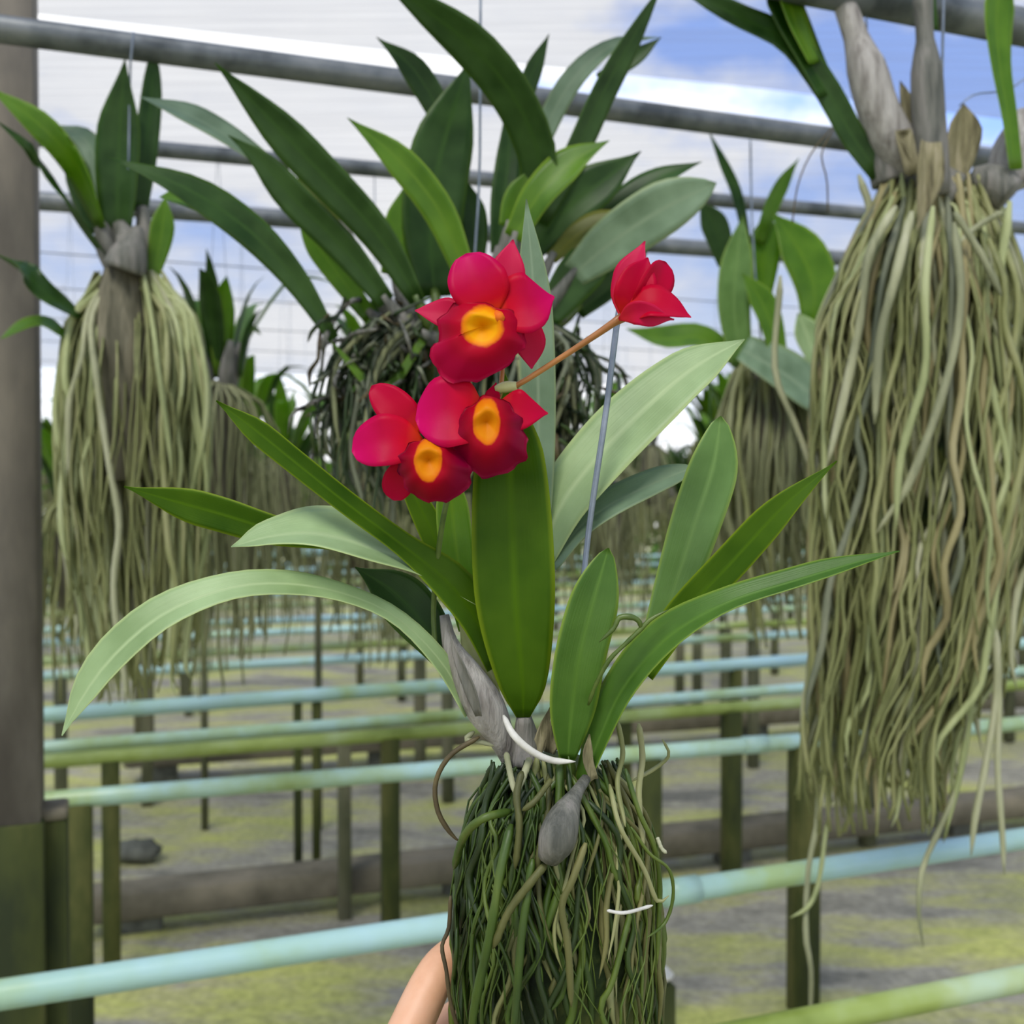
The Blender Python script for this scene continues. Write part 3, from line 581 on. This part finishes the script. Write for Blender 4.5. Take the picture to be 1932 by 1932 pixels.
# ---- rows of orchids behind: prototypes in metres with the crown at the origin
def proto(seed, parts, wl=.45):
    random.seed(seed)
    e = empty('hanging_orchid', (0, 0, 0), 'x', 'orchid')
    nl = random.randint(10, 14) if parts else random.randint(14, 18); geo = ([], [], [], [])
    for i in range(nl):
        az = 2*math.pi*i/nl+R(-.3, .3); L = R(.15, .30); lean = R(.15, .95)
        dx = V((math.cos(az), math.sin(az), 0)); b0 = dx*R(.01, .05)
        pts = [b0, b0+dx*(L*.25*lean)+V((0, 0, L*.4)), b0+dx*(L*.62*lean)+V((0, 0, L*.75)), b0+dx*(L*1.05*lean)+V((0, 0, L*(1-.35*lean)))]
        nn = (V((0, 0, 1))*lean-dx*.6)
        hw = R(.016, .026)
        if parts:
            g = blade(pts, [hw*.5, hw, hw, hw*.8], (nn, nn), n=9, m=4, tipstart=.55)
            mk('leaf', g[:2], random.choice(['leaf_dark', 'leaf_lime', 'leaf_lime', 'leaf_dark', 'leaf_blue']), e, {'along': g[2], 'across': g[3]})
        else: blade(pts, [hw*.5, hw, hw, hw*.8], (nn, nn), n=6, m=2, tipstart=.55, geo=geo)
    if not parts: mk('foliage', geo[:2], random.choice(['leaf_dark', 'leaf_lime', 'leaf_fresh']), e, {'along': geo[2], 'across': geo[3]})
    for k in range(3 if parts else 1):
        a = R(0, 6.28); s = V((math.cos(a), math.sin(a), 0))*.03
        mk('pseudobulb', tube([s*.5+V((0, 0, -.05)), s+V((0, 0, .01)), s*1.6+V((0, 0, .07))], [.012, .018, .007], n=7, sides=6), 'bulb_dark', e)
    rg = ([], [])
    for k in range(70 if parts else 36):
        a = R(0, 6.28); s = V((math.cos(a), math.sin(a), 0)); rr = R(.03, .115); L = R(.18, .46)
        pts = [s*.02+V((0, 0, -.01)), s*rr+V((0, 0, -.07))]; z = -.07; pp = pts[-1]
        while z > -L:
            z -= R(.08, .14); pp = V((pp.x+R(-.018, .018), pp.y+R(-.018, .018), z)); pts.append(pp)
        tube(pts, R(.0018, .0038), n=len(pts)+2, sides=4, geo=rg)
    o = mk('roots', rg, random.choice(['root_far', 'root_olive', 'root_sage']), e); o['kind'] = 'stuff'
    mk('wood_block', tube([V((0, 0, -.03)), V((0, 0, -.16)), V((0, 0, -.3))], [.035, .045, .035], n=6, sides=8), 'wood_block', e)
    wg = tube([V((-.03, 0, -.02)), V((0, 0, wl+.02))], .0007, n=3, sides=4); tube([V((.03, 0, -.02)), V((0, 0, wl+.02))], .0007, n=3, sides=4, geo=wg)
    mk('hanger_wire', wg, 'wire', e)
    e['wl'] = wl
    return e
def copy_tree(o, parent=None):
    c = o.copy(); COL.objects.link(c); c.parent = parent
    for ch in o.children: copy_tree(ch, c)
    return c
PN = [proto(s, True, w_) for s, w_ in ((11, .45), (12, .52), (13, .64), (14, .74))]; PF = [proto(s, False, w_) for s, w_ in ((21, .45), (22, .55), (23, .65), (24, .75))]
used = set()
random.seed(5)
def hang(pr, loc, label, group, sc=1):
    c = pr if pr.name not in used else copy_tree(pr); used.add(pr.name)
    sz = R(.88, 1.2); c.location = (loc[0], loc[1], CAMP.z+.73-pr['wl']*sz); c.rotation_euler = (0, 0, R(0, 6.28)); c.scale = (sc, sc, sz); tag(c, label, 'orchid', group)
rows = [(2.26, 'first'), (2.82, 'second'), (3.42, 'third')]
ORD = ['first', 'second', 'third', 'fourth', 'fifth', 'sixth', 'seventh', 'eighth', 'ninth', 'tenth', 'eleventh', 'twelfth', 'thirteenth', 'fourteenth']
def backrail(nd, label):
    a = NR*nd-D0*(3+nd*.4)+V((0, 0, CAMP.z+.73)); b2 = NR*nd+D0*(4+nd*1.2)+V((0, 0, CAMP.z+.73))
    tag(mk('hanging_cable', tube([a, b2], .0018, n=4, sides=6), 'steel'), label, 'cable', 'far hanging cables')
backrail(3.42, 'thin steel cable above the third row of background orchids')
for nd, nm in rows:
    s = -1.6 if nm != 'first' else -1.45
    cnt = 0
    while s < 2.6:
        ra = RA.get({'first': 2, 'second': 3}.get(nm))
        if ra: a0 = ra[0]-ra[1]*(V((ra[0].x, ra[0].y, 0)).dot(D0)); q = a0+ra[1]*(s+R(-.06, .06))
        else: q = NR*nd+D0*(s+R(-.06, .06))
        px = 966+F*q.x/q.y
        s += R(.34, .46)
        if px < -250 or px > 2150: continue
        if nm == 'first' and (px < 250 or 1250 < px < 1700): continue
        hang(random.choice(PN[:2] if nm == 'first' else PN[1:]), (q.x, q.y, 0), f'leafy orchid hanging behind the front orchids, {ORD[cnt]} from the left on the {nm} back rail', f'orchids on the {nm} rail behind'); cnt += 1
for ri, nd in enumerate((4.0, 4.7, 5.4, 6.2, 7.0, 8.0, 9.2)):
    backrail(nd, f'thin far steel cable, {ORD[ri]} beyond the third back row')
    s = -3.4-nd*.35
    while s < nd*.9+1:
        q = NR*nd+D0*(s+R(-.08, .08)); px = 966+F*q.x/q.y; s += R(.3, .45)
        if px < -350 or px > 2250: continue
        hang(random.choice(PF), (q.x, q.y, CAMP.z+R(.1, .32)), 'small blurred orchid hanging in the distant rows', 'orchids in the distant rows')
for pr in PN+PF:
    if pr.name not in used:
        for ch in list(pr.children): bpy.data.objects.remove(ch)
        bpy.data.objects.remove(pr)
# far hedge closing the view beyond the rows
random.seed(3)
geo = ([], [])
for i in range(26000):
    a = R(-16, 28); z = R(0, 1)**.8*(1.75+.3*math.sin(a*1.3)+.2*math.sin(a*3.1)); c_ = NR*(15+R(-.5, .5))+D0*a+V((0, 0, z))
    u = V((R(-1, 1), R(-1, 1), R(-1, 1))).normalized(); v = u.cross(V((R(-1, 1), R(-1, 1), R(-1, 1)))).normalized(); l = R(.07, .16); o_ = len(geo[0])
    geo[0].extend([c_-u*l, c_+v*l*.45, c_+u*l, c_-v*l*.45]); geo[1].append((o_, o_+1, o_+2, o_+3))
tag(mk('hedge', geo, 'hedge_leaf', smooth=False), 'dense green hedge closing the far end of the nursery', 'hedge', kind='stuff')

# ------------------------------------------------------------------ the held orchid
random.seed(17)
db_ = .62
q = P(1050, 1930, db_)
hp = empty('orchid_plant', q, 'held orchid with four red flowers, green strap leaves and a mossy root ball', 'orchid')
HL = [  # picture points with depth and width, material, facing, tip
    # central broad leaf
    ([(987, 1352, .598, 26), (985, 1280, .590, 96), (972, 1130, .586, 150), (965, 960, .588, 148), (960, 830, .592, 120), (950, 700, .60, 70)], 'leaf_fresh', (0, -1, -.12), None, 'p', .75, .18, 0),
    # grey-green leaf behind the top flower
    ([(995, 1150, .655, 40), (1010, 960, .66, 62), (1016, 760, .665, 66), (1008, 560, .67, 66), (993, 376, .675, 50)], 'leaf_grey', (-.1, -1, .25), None, 'p', .72, .2, 0),
    # small right leaf
    ([(1070, 1432, .585, 30), (1078, 1340, .58, 84), (1092, 1240, .575, 96), (1120, 1130, .575, 92), (1148, 1034, .578, 56)], 'leaf_skylit', (.15, -1, .2), (.3, -1, .5), 'r', .72, .22, 0),
    # tall right leaf
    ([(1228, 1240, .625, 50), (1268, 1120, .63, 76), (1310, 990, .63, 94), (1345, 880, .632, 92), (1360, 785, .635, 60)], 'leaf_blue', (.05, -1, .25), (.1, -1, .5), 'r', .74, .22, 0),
    # slanting right leaf
    ([(1215, 1270, .615, 44), (1280, 1170, .61, 62), (1380, 1062, .60, 66), (1480, 955, .592, 58), (1579, 870, .588, 34)], 'leaf_fresh', (-.45, -.9, .1), None, 'p', .66, .3, 0),
    # long arching right leaf, upper face
    ([(1098, 1490, .59, 26), (1130, 1400, .585, 44), (1180, 1295, .575, 62), (1260, 1205, .565, 66), (1370, 1140, .555, 46), (1500, 1098, .55, 40), (1610, 1065, .548, 34), (1698, 1040, .546, 22)], 'leaf_skylit', (-.6, -.7, .35), (-.1, -.5, .85), 'p', .8, .45, 0),
    # big pale leaf to the right
    ([(1020, 1060, .655, 50), (1062, 950, .66, 96), (1140, 850, .665, 112), (1225, 765, .67, 108), (1310, 695, .675, 84), (1405, 640, .68, 50)], 'leaf_pale', (-.3, -.8, .6), None, 'p', .8, .12, 0),
    ([(1040, 1070, .65, 30), (1090, 1000, .655, 48), (1150, 955, .66, 54), (1230, 915, .665, 50), (1310, 882, .67, 34)], 'leaf_grey', (-.2, -.7, .7), None, 'r', .8, .25, 0),  # sky reflection on this leaf put into its grey-green colour
    # left leaves
    ([(928, 1262, .60, 24), (900, 1175, .595, 64), (845, 1100, .59, 74), (760, 1030, .585, 46), (660, 955, .58, 44), (560, 875, .575, 46), (480, 810, .572, 46), (408, 756, .57, 26)], 'leaf_fresh', (.25, -.75, .55), (-.3, -.8, .3), 'p', .86, .35, 0),
    ([(760, 1060, .61, 20), (640, 1022, .612, 34), (520, 1000, .614, 56), (420, 970, .616, 66), (330, 945, .618, 62), (234, 918, .62, 34)], 'leaf_fresh', (-.1, -1, -.1), None, 'p', .72, .2, 0),
    ([(900, 1135, .60, 22), (800, 1075, .595, 44), (700, 1035, .585, 84), (600, 1010, .578, 78), (520, 1013, .574, 52), (436, 1032, .57, 20)], 'leaf_pale', (.05, -.5, .9), None, 'p', .9, .3, 0),
    ([(885, 1345, .60, 26), (835, 1255, .595, 34), (750, 1168, .585, 30), (650, 1122, .575, 34), (540, 1103, .565, 46), (430, 1112, .555, 52), (310, 1160, .545, 64), (215, 1240, .538, 64), (155, 1320, .535, 44), (117, 1388, .533, 18)], 'leaf_pale', (.1, -.55, .8), (-.45, -.7, .3), 'p', .9, .25, 0),
    ([(850, 1270, .612, 24), (800, 1180, .615, 90), (740, 1115, .618, 92), (670, 1070, .62, 50)], 'leaf_dark', (.2, -1, .1), None, 'p', .6, .2, 0),
    ([(880, 1190, .63, 30), (868, 1090, .632, 60), (855, 980, .635, 64), (845, 860, .64, 40)], 'leaf_lime', (.1, -1, .2), None, 'p', .7, .2, 0),
    ([(850, 1120, .64, 20), (822, 1020, .642, 50), (780, 930, .645, 40), (750, 850, .65, 20)], 'leaf_fresh', (.1, -1, .2), None, 'p', .7, .2, 0),
]
for pts, mt, n0, n1, tp, ts, fo, rf in HL:
    leafpx('leaf', hp, pts, mt, n0, n1, tip=tp, tipstart=ts, fold=fo, n=30, m=8, thick=.0016)
mk('pseudobulb', ptube([(965, 1440, .61, 16), (945, 1390, .605, 26), (915, 1335, .602, 38), (880, 1275, .602, 32), (850, 1215, .603, 16), (838, 1160, .605, 9)], n=20, sides=14), 'bulb_grey', hp)
mk('pseudobulb', ptube([(1035, 1620, .555, 22), (1050, 1585, .553, 36), (1065, 1540, .556, 30), (1085, 1500, .565, 14), (1105, 1470, .58, 10)], n=16, sides=12), 'bulb_dark', hp)
mk('pseudobulb', ptube([(990, 1450, .60, 24), (992, 1400, .605, 26), (988, 1350, .60, 14)], n=10, sides=10), 'bulb_dark', hp)
mk('pseudobulb', ptube([(1075, 1500, .60, 16), (1072, 1460, .595, 18), (1070, 1425, .588, 13)], n=8, sides=10), 'stem_green', hp)
leafpx('sheath', hp, [(940, 1345, .612, 22), (915, 1290, .61, 44), (890, 1230, .61, 40), (865, 1170, .612, 22)], 'sheath', (.2, -1, .1), tip='p', fold=.5, n=12)
leafpx('sheath', hp, [(905, 1350, .585, 12), (890, 1300, .583, 22), (862, 1235, .585, 14), (848, 1190, .59, 6)], 'bulb_dark', (-.6, -1, .1), tip='p', fold=.5, n=12)
for pts in ([(1035, 1420, .598, 22), (1050, 1370, .60, 30), (1062, 1310, .60, 14)], [(1010, 1430, .60, 18), (1020, 1390, .602, 22), (1040, 1330, .604, 10)], [(1120, 1470, .582, 16), (1108, 1430, .58, 20), (1112, 1385, .578, 16)]):
    leafpx('dry_sheath', hp, pts, 'dead_sheath', (.1, -1, .2), tip='p', fold=.6, n=10)
mk('root', ptube([(950, 1350, .58, 5), (968, 1385, .572, 7), (1000, 1415, .57, 7), (1040, 1434, .572, 6.5), (1086, 1437, .575, 5)], n=18, sides=8, tap=True), 'root_white', hp)['label'] = 'bright white bare root'
mk('root', ptube([(1110, 1330, .575, 4), (1125, 1290, .568, 4), (1150, 1245, .562, 4.5), (1180, 1215, .56, 4.5), (1210, 1186, .56, 5), (1228, 1168, .56, 5), (1262, 1150, .56, 3)], n=20, sides=7, knob=.15, tap=True), 'stem_green', hp)
mk('root', ptube([(1210, 1186, .56, 5), (1205, 1172, .559, 5), (1190, 1164, .558, 5.5), (1168, 1166, .558, 6), (1158, 1185, .558, 5), (1130, 1212, .558, 3)], n=18, sides=7, knob=.15, tap=True), 'stem_green', hp)
mk('root', ptube([(905, 1390, .60, 5), (850, 1425, .60, 5), (822, 1475, .60, 5), (826, 1530, .60, 5), (850, 1572, .60, 5), (870, 1590, .60, 4)], n=18, sides=7, tap=True), 'root_brown', hp)
mk('root', ptube([(895, 1380, .605, 5), (880, 1395, .605, 6), (905, 1400, .602, 5), (945, 1408, .60, 5)], n=12, sides=7, tap=True), 'root_pale', hp)
mk('root', ptube([(1250, 1395, .61, 3), (1262, 1425, .61, 3), (1235, 1450, .61, 4), (1190, 1475, .60, 4)], n=12, sides=6, tap=True), 'root_olive', hp)
mk('flower_stem', ptube([(822, 1240, .60, 5), (818, 1150, .60, 5.5), (826, 1050, .59, 5.5), (842, 950, .578, 5.5), (870, 860, .575, 5), (905, 790, .572, 5), (945, 735, .57, 5)], n=24, sides=8), 'stem_green', hp)
mk('hanger_wire', ptube([(1172, 560, .64, 6), (1160, 640, .64, 6), (1143, 780, .64, 6), (1122, 920, .64, 6), (1104, 1060, .64, 5.5), (1070, 1420, .61, 4)], n=14, sides=6), 'wire', hp)

# flowers: each a part of the plant with petals and lip as its pieces
def petalpx(name, fl, pts, mat, n0=(0, -1, .15), tip='r', ts=.5, fold=.18, ruf=.05, base=.3):
    return leafpx(name, fl, pts, mat, n0, tip=tip, tipstart=ts, fold=fold, n=16, m=8, thick=.0011, ruffle=ruf, base=base)
def lip(fl, outline, cen, ell, d, mat, deep=.012, wob=.05):
    O = np.array([tuple(p)+(0,) for p in outline+outline[:1]], float)
    S = spline(O, 49)[:-1, :2]; nt_, nr = 48, 12
    vs, fs, th = [], [], []
    for sg in (0, 1):
        for i in range(nr+1):
            t_ = i/nr
            for j in range(nt_):
                x = cen[0]+(S[j, 0]-cen[0])*t_; y = cen[1]+(S[j, 1]-cen[1])*t_
                dz = deep*(1-min(1, t_/.45))**1.2 if t_ < .45 else .010*((t_-.45)/.55)**1.6
                dz += wob*.025*t_**3*math.sin(j*2*math.pi/nt_*7+.6); x += 3*t_**3*math.sin(j*1.7); y += 3*t_**3*math.cos(j*1.3)
                vs.append(P(x, y, d+dz+sg*.0011*(1-.7*t_)))
                th.append(min(1.0, .42*math.hypot((x-cen[0])/ell[0], (y-cen[1])/ell[1])))
    K = (nr+1)*nt_
    for sg in (0, 1):
        for i in range(nr):
            for j in range(nt_):
                a = sg*K+i*nt_+j; b2 = sg*K+i*nt_+(j+1) % nt_; q_ = (a, b2, b2+nt_, a+nt_); fs.append(q_ if sg else q_[::-1])
    for j in range(nt_): a = nr*nt_+j; b2 = nr*nt_+(j+1) % nt_; fs.append((a, b2, b2+K, a+K))
    o = mk('lip', (vs, fs), mat, fl, {'throat': th}); o['label'] = 'crimson lip with an orange throat'; return o
def flower(label, base):
    g_ = ptube(base, n=10, sides=8); o = mk('flower', g_, 'pedicel', hp); o['label'] = label; return o
# top flower
fa = flower('topmost open red flower facing the camera', [(945, 735, .57, 5), (948, 680, .575, 5), (940, 620, .578, 8), (930, 600, .566, 12)])
petalpx('sepal', fa, [(935, 585, .568, 50), (955, 520, .572, 74), (968, 452, .576, 60)], 'sepal', (0, -1, .2), 'p', .45)
petalpx('sepal', fa, [(890, 605, .570, 36), (840, 592, .573, 58), (783, 586, .576, 46)], 'sepal', (-.2, -1, .3), 'p', .4)
petalpx('sepal', fa, [(978, 595, .572, 54), (998, 645, .574, 62), (1003, 696, .577, 52)], 'sepal', (.1, -1, .1), 'p', .5)
petalpx('petal', fa, [(930, 600, .560, 50), (912, 555, .556, 104), (895, 520, .557, 112), (880, 478, .561, 96)], 'petal', (-.1, -1, .25), 'r', .45, .22)
petalpx('petal', fa, [(935, 592, .560, 60), (972, 578, .556, 104), (1008, 572, .556, 112), (1046, 560, .560, 70)], 'petal', (.2, -1, .2), 'p', .5, .2)
lip(fa, [(986, 600), (992, 645), (970, 678), (930, 708), (885, 722), (843, 718), (820, 692), (812, 655), (830, 645), (824, 612), (843, 584), (878, 568), (920, 574), (958, 584)], (910, 616), (37, 36), .546, 'lip', .007)
mk('column', ptube([(930, 598, .560, 8), (938, 597, .553, 12), (944, 600, .546, 9)], n=8, sides=8), 'column', fa)
# middle flower
fb = flower('middle open red flower, right of the lowest one', [(945, 735, .57, 5), (940, 750, .572, 6), (925, 765, .566, 10)])
petalpx('petal', fb, [(920, 785, .562, 70), (870, 780, .556, 126), (828, 782, .556, 132), (784, 792, .560, 100)], 'petal', (-.2, -1, .3), 'r', .5, .2)
petalpx('petal', fb, [(935, 770, .562, 50), (980, 776, .558, 78), (1034, 780, .561, 50)], 'petal_red', (.2, -1, .2), 'p', .4)
petalpx('sepal', fb, [(925, 770, .566, 24), (930, 745, .568, 30), (936, 722, .570, 20)], 'petal_red', (0, -1, .2), 'p', .4)
petalpx('sepal', fb, [(900, 800, .568, 40), (870, 840, .568, 60), (850, 880, .570, 46)], 'petal_red', (-.1, -1, 0), 'r', .5)
lip(fb, [(890, 762), (918, 746), (950, 755), (978, 782), (994, 825), (992, 866), (965, 886), (925, 902), (893, 893), (862, 868), (846, 830), (862, 790)], (918, 796), (25, 42), .546, 'lip_dark', .005)
# lowest flower
fc = flower('lowest left open red flower', [(842, 950, .578, 5), (846, 910, .575, 5), (830, 880, .570, 8), (812, 862, .564, 10)])
petalpx('sepal', fc, [(795, 815, .566, 48), (748, 772, .566, 70), (701, 728, .570, 58)], 'petal_red', (-.2, -1, .4), 'r', .5)
petalpx('petal', fc, [(800, 838, .562, 56), (745, 832, .556, 92), (705, 838, .556, 96), (664, 852, .560, 78)], 'petal', (-.2, -1, .3), 'r', .5, .2)
petalpx('sepal', fc, [(785, 870, .568, 44), (755, 905, .570, 60), (742, 944, .573, 54)], 'petal_red', (-.1, -1, 0), 'r', .6)
petalpx('petal', fc, [(815, 850, .562, 50), (838, 815, .560, 80), (856, 770, .564, 70)], 'petal', (.1, -1, .3), 'r', .5, .2)
lip(fc, [(868, 850), (888, 882), (886, 915), (856, 942), (815, 948), (776, 932), (755, 897), (749, 866), (768, 842), (803, 826), (838, 832)], (808, 868), (25, 40), .544, 'lip_dark', .005)
# half-open flower on its stalk
fd = flower('half-open red flower turned away at the end of its orange stalk', [(945, 735, .57, 5), (975, 727, .568, 5.5), (1060, 674, .562, 5.5), (1130, 628, .558, 6.5), (1165, 604, .557, 8), (1182, 594, .556, 11)])
mk('node', ptube([(935, 735, .57, 8), (955, 730, .569, 11), (975, 728, .568, 8)], n=6, sides=8), 'sheath', fd)
petalpx('sepal', fd, [(1174, 604, .560, 26), (1182, 545, .562, 50), (1198, 500, .564, 56), (1217, 455, .566, 40)], 'sepal', (-.5, -.8, 0), 'p', .5, .35)
petalpx('petal', fd, [(1178, 602, .555, 40), (1192, 560, .552, 74), (1208, 520, .553, 66), (1222, 486, .556, 44)], 'petal_red', (.1, -1, .1), 'p', .6, .35)
petalpx('petal', fd, [(1195, 598, .556, 36), (1222, 556, .554, 60), (1244, 520, .556, 58), (1256, 494, .558, 44)], 'petal_red', (.5, -.9, 0), 'r', .7, .3)
petalpx('petal', fd, [(1180, 598, .550, 34), (1225, 575, .545, 56), (1262, 582, .544, 46), (1304, 599, .545, 26)], 'petal_red', (.1, -.8, .6), 'p', .6, .25)
petalpx('sepal', fd, [(1168, 602, .548, 24), (1200, 590, .542, 44), (1235, 597, .540, 40), (1272, 603, .541, 14)], 'sepal', (0, -.9, -.2), 'p', .6, .25)

# mossy pot inside the root ball
pz = [(1430, 50), (1470, 90), (1530, 125), (1650, 148), (1800, 150), (1950, 150), (2120, 140), (2150, 100)]
vs, fs = [], []
for y, r in pz:
    c_ = P(1050, y, db_)
    for k in range(28):
        a = 2*math.pi*k/28; rr = r*db_/F*(1+R(-.04, .04)); vs.append((c_.x+rr*math.cos(a), c_.y+rr*math.sin(a), c_.z))
for i in range(len(pz)-1):
    for k in range(28): fs.append((i*28+k, i*28+28+k, i*28+28+(k+1) % 28, i*28+(k+1) % 28))
fs.append(tuple(range(28))); fs.append(tuple(range((len(pz)-1)*28, len(pz)*28))[::-1])
mk('mossy_core', (vs, fs), 'moss_pot', hp)
def ballpath(th, top, ybot, bulge):
    # th: angle round the ball, 0 = towards the camera, positive to the right
    pts = [top]; y = R(1500, 1560); ph = th
    while y < ybot:
        rr = np.interp(y, [1440, 1500, 1600, 1750, 1950, 2150], [95, 140, 172, 184, 186, 165])+bulge+R(-6, 6)
        ph += R(-.2, .2)
        pts.append((1050+rr*math.sin(ph), y, db_-rr*math.cos(ph)*db_/F)); y += R(45, 85)
    return pts
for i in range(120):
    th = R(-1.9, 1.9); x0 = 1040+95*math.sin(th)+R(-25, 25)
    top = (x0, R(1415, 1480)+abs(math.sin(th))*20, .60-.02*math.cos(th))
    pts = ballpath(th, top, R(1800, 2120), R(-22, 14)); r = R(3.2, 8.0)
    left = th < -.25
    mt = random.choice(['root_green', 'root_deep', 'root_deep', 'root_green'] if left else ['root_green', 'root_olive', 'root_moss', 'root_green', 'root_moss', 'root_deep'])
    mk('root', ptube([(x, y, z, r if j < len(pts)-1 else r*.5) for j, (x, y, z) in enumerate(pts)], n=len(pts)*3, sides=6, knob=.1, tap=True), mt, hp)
geo = ([], [])
for i in range(110):
    th = R(-2.4, 2.4); top = (1040+110*math.sin(th)+R(-30, 30), R(1430, 1500), .61); pts = ballpath(th, top, R(1700, 2120), R(-24, 20)); r = R(1.2, 3)
    ptube([(x, y, z, r) for x, y, z in pts], n=len(pts)*2, sides=4, geo=geo)
o = mk('fine_roots', geo, 'root_green', hp); o['kind'] = 'stuff'
for pts, r, mt in [([(985, 1455, .57), (975, 1500, .565), (980, 1560, .56), (972, 1640, .56)], 7, 'root_moss'), ([(1000, 1430, .58), (985, 1470, .57), (972, 1495, .567)], 7, 'root_pale'), ([(955, 1420, .585), (965, 1470, .572), (974, 1500, .566)], 6, 'root_pale'),
                   ([(1040, 1470, .57), (1010, 1510, .56), (985, 1530, .56)], 6, 'root_moss'), ([(965, 1530, .57), (910, 1545, .56), (875, 1580, .575), (856, 1640, .6)], 8, 'root_green'), ([(965, 1555, .565), (945, 1640, .555), (925, 1760, .553), (895, 1900, .56), (890, 1960, .56)], 9, 'root_green'),
                   ([(1005, 1620, .557), (985, 1760, .552), (975, 1880, .552), (968, 1960, .552)], 8, 'root_green'), ([(1030, 1630, .555), (1005, 1660, .552), (960, 1720, .552), (930, 1790, .553)], 8, 'root_moss'),
                   ([(1105, 1590, .555), (1080, 1660, .551), (1060, 1710, .551), (1072, 1790, .551), (1078, 1900, .552)], 7, 'root_moss'), ([(1150, 1480, .575), (1170, 1560, .56), (1215, 1640, .572), (1240, 1700, .58), (1262, 1690, .58)], 5, 'root_olive'),
                   ([(1180, 1450, .58), (1205, 1530, .575), (1235, 1600, .58), (1245, 1680, .59), (1240, 1820, .59)], 5, 'root_green'), ([(1190, 1560, .57), (1225, 1610, .575), (1262, 1640, .58), (1270, 1690, .585), (1255, 1740, .585), (1220, 1770, .575)], 3.5, 'root_green'),
                   ([(1145, 1718, .553), (1180, 1722, .556), (1232, 1708, .57)], 3.5, 'root_white'), ([(1240, 1580, .58), (1248, 1600, .58), (1258, 1610, .58)], 4, 'root_pale'),
                   ([(850, 1690, .60), (847, 1750, .6), (834, 1785, .598), (842, 1830, .595), (850, 1890, .595), (870, 1960, .595)], 4, 'root_brown'), ([(1165, 1360, .59), (1175, 1420, .59), (1165, 1480, .585), (1180, 1560, .57)], 5, 'root_olive'), ([(1205, 1365, .60), (1212, 1430, .60), (1205, 1500, .59), (1215, 1600, .58)], 6, 'root_olive')]:
    mk('root', ptube([(x, y, z, r) for x, y, z in pts], n=24, sides=7, knob=.08, tap=True), mt, hp)

# ------------------------------------------------------------------ the hand gripping the root ball from the left
pts = {}; edges = []; idx = {}
def hv(name, p, r, prev=None):
    idx[name] = len(idx); pts[name] = (V(p), r)
    if prev: edges.append((idx[prev], idx[name]))
hv('wrist', P(610, 2330, .56), .026)
hv('palm', P(690, 2140, .60), .028, 'wrist')
hv('im', P(748, 2000, .618), .0165, 'palm'); hv('ip', P(826, 1825, .648), .0132, 'im'); hv('id', P(880, 1775, .685), .0105, 'ip'); hv('it', P(960, 1785, .703), .0095, 'id'); hv('ie', P(1010, 1815, .706), .0075, 'it')
hv('mm', P(728, 2075, .628), .0165, 'palm'); hv('mp', P(800, 1965, .672), .0125, 'mm'); hv('md', P(880, 1900, .705), .0108, 'mp'); hv('mt', P(985, 1895, .715), .0098, 'md'); hv('me', P(1040, 1905, .716), .0078, 'mt')
hv('rm', P(728, 2155, .628), .016, 'palm'); hv('rp', P(800, 2055, .675), .012, 'rm'); hv('rd', P(880, 1995, .708), .0102, 'rp'); hv('rt', P(970, 1990, .716), .0092, 'rd'); hv('re', P(1020, 2000, .716), .0074, 'rt')
hv('lm', P(735, 2225, .618), .0145, 'palm'); hv('lp', P(800, 2140, .66), .0105, 'lm'); hv('ld', P(865, 2095, .69), .009, 'lp'); hv('lt', P(935, 2085, .703), .008, 'ld'); hv('le', P(970, 2090, .705), .0064, 'lt')
hv('tm', P(720, 2150, .565), .0195, 'palm'); hv('tp', P(790, 2060, .545), .0135, 'tm'); hv('td', P(870, 2030, .542), .0115, 'tp'); hv('te', P(925, 2022, .543), .0085, 'td')
hv('fore', V((-.16, .44, 1.16)), .034, 'wrist'); hv('elbow', V((-.24, .27, 1.02)), .042, 'fore')
org = V(pts['palm'][0])
me = bpy.data.meshes.new('hand'); me.from_pydata([tuple(p-org) for p, r in pts.values()], edges, []); me.materials.append(MATS['skin'])
ho = bpy.data.objects.new('hand', me); COL.objects.link(ho); ho.location = org
sk = ho.modifiers.new('skin', 'SKIN'); sk.use_smooth_shade = True; sk.branch_smoothing = .6
for i, (p, r) in enumerate(pts.values()): me.skin_vertices[0].data[i].radius = (r, r)
me.skin_vertices[0].data[idx['palm']].use_root = True
me.skin_vertices[0].data[idx['wrist']].radius = (.022, .03); me.skin_vertices[0].data[idx['palm']].radius = (.019, .034)
ss = ho.modifiers.new('sub', 'SUBSURF'); ss.levels = 2; ss.render_levels = 2
tag(ho, 'bare light-skinned hand gripping the root ball from the left', 'hand')
g = blade([pts['td'][0].lerp(pts['te'][0], .55)+V((0, -.0098, .004)), pts['te'][0]+V((.002, -.0082, .003))], [.0055, .005], ((-.0, -1, .5), (0, -1, .5)), fold=-.25, n=6, m=4, thick=.001, tip='r', tipstart=.7)
mk('thumbnail', g[:2], 'nail', ho)
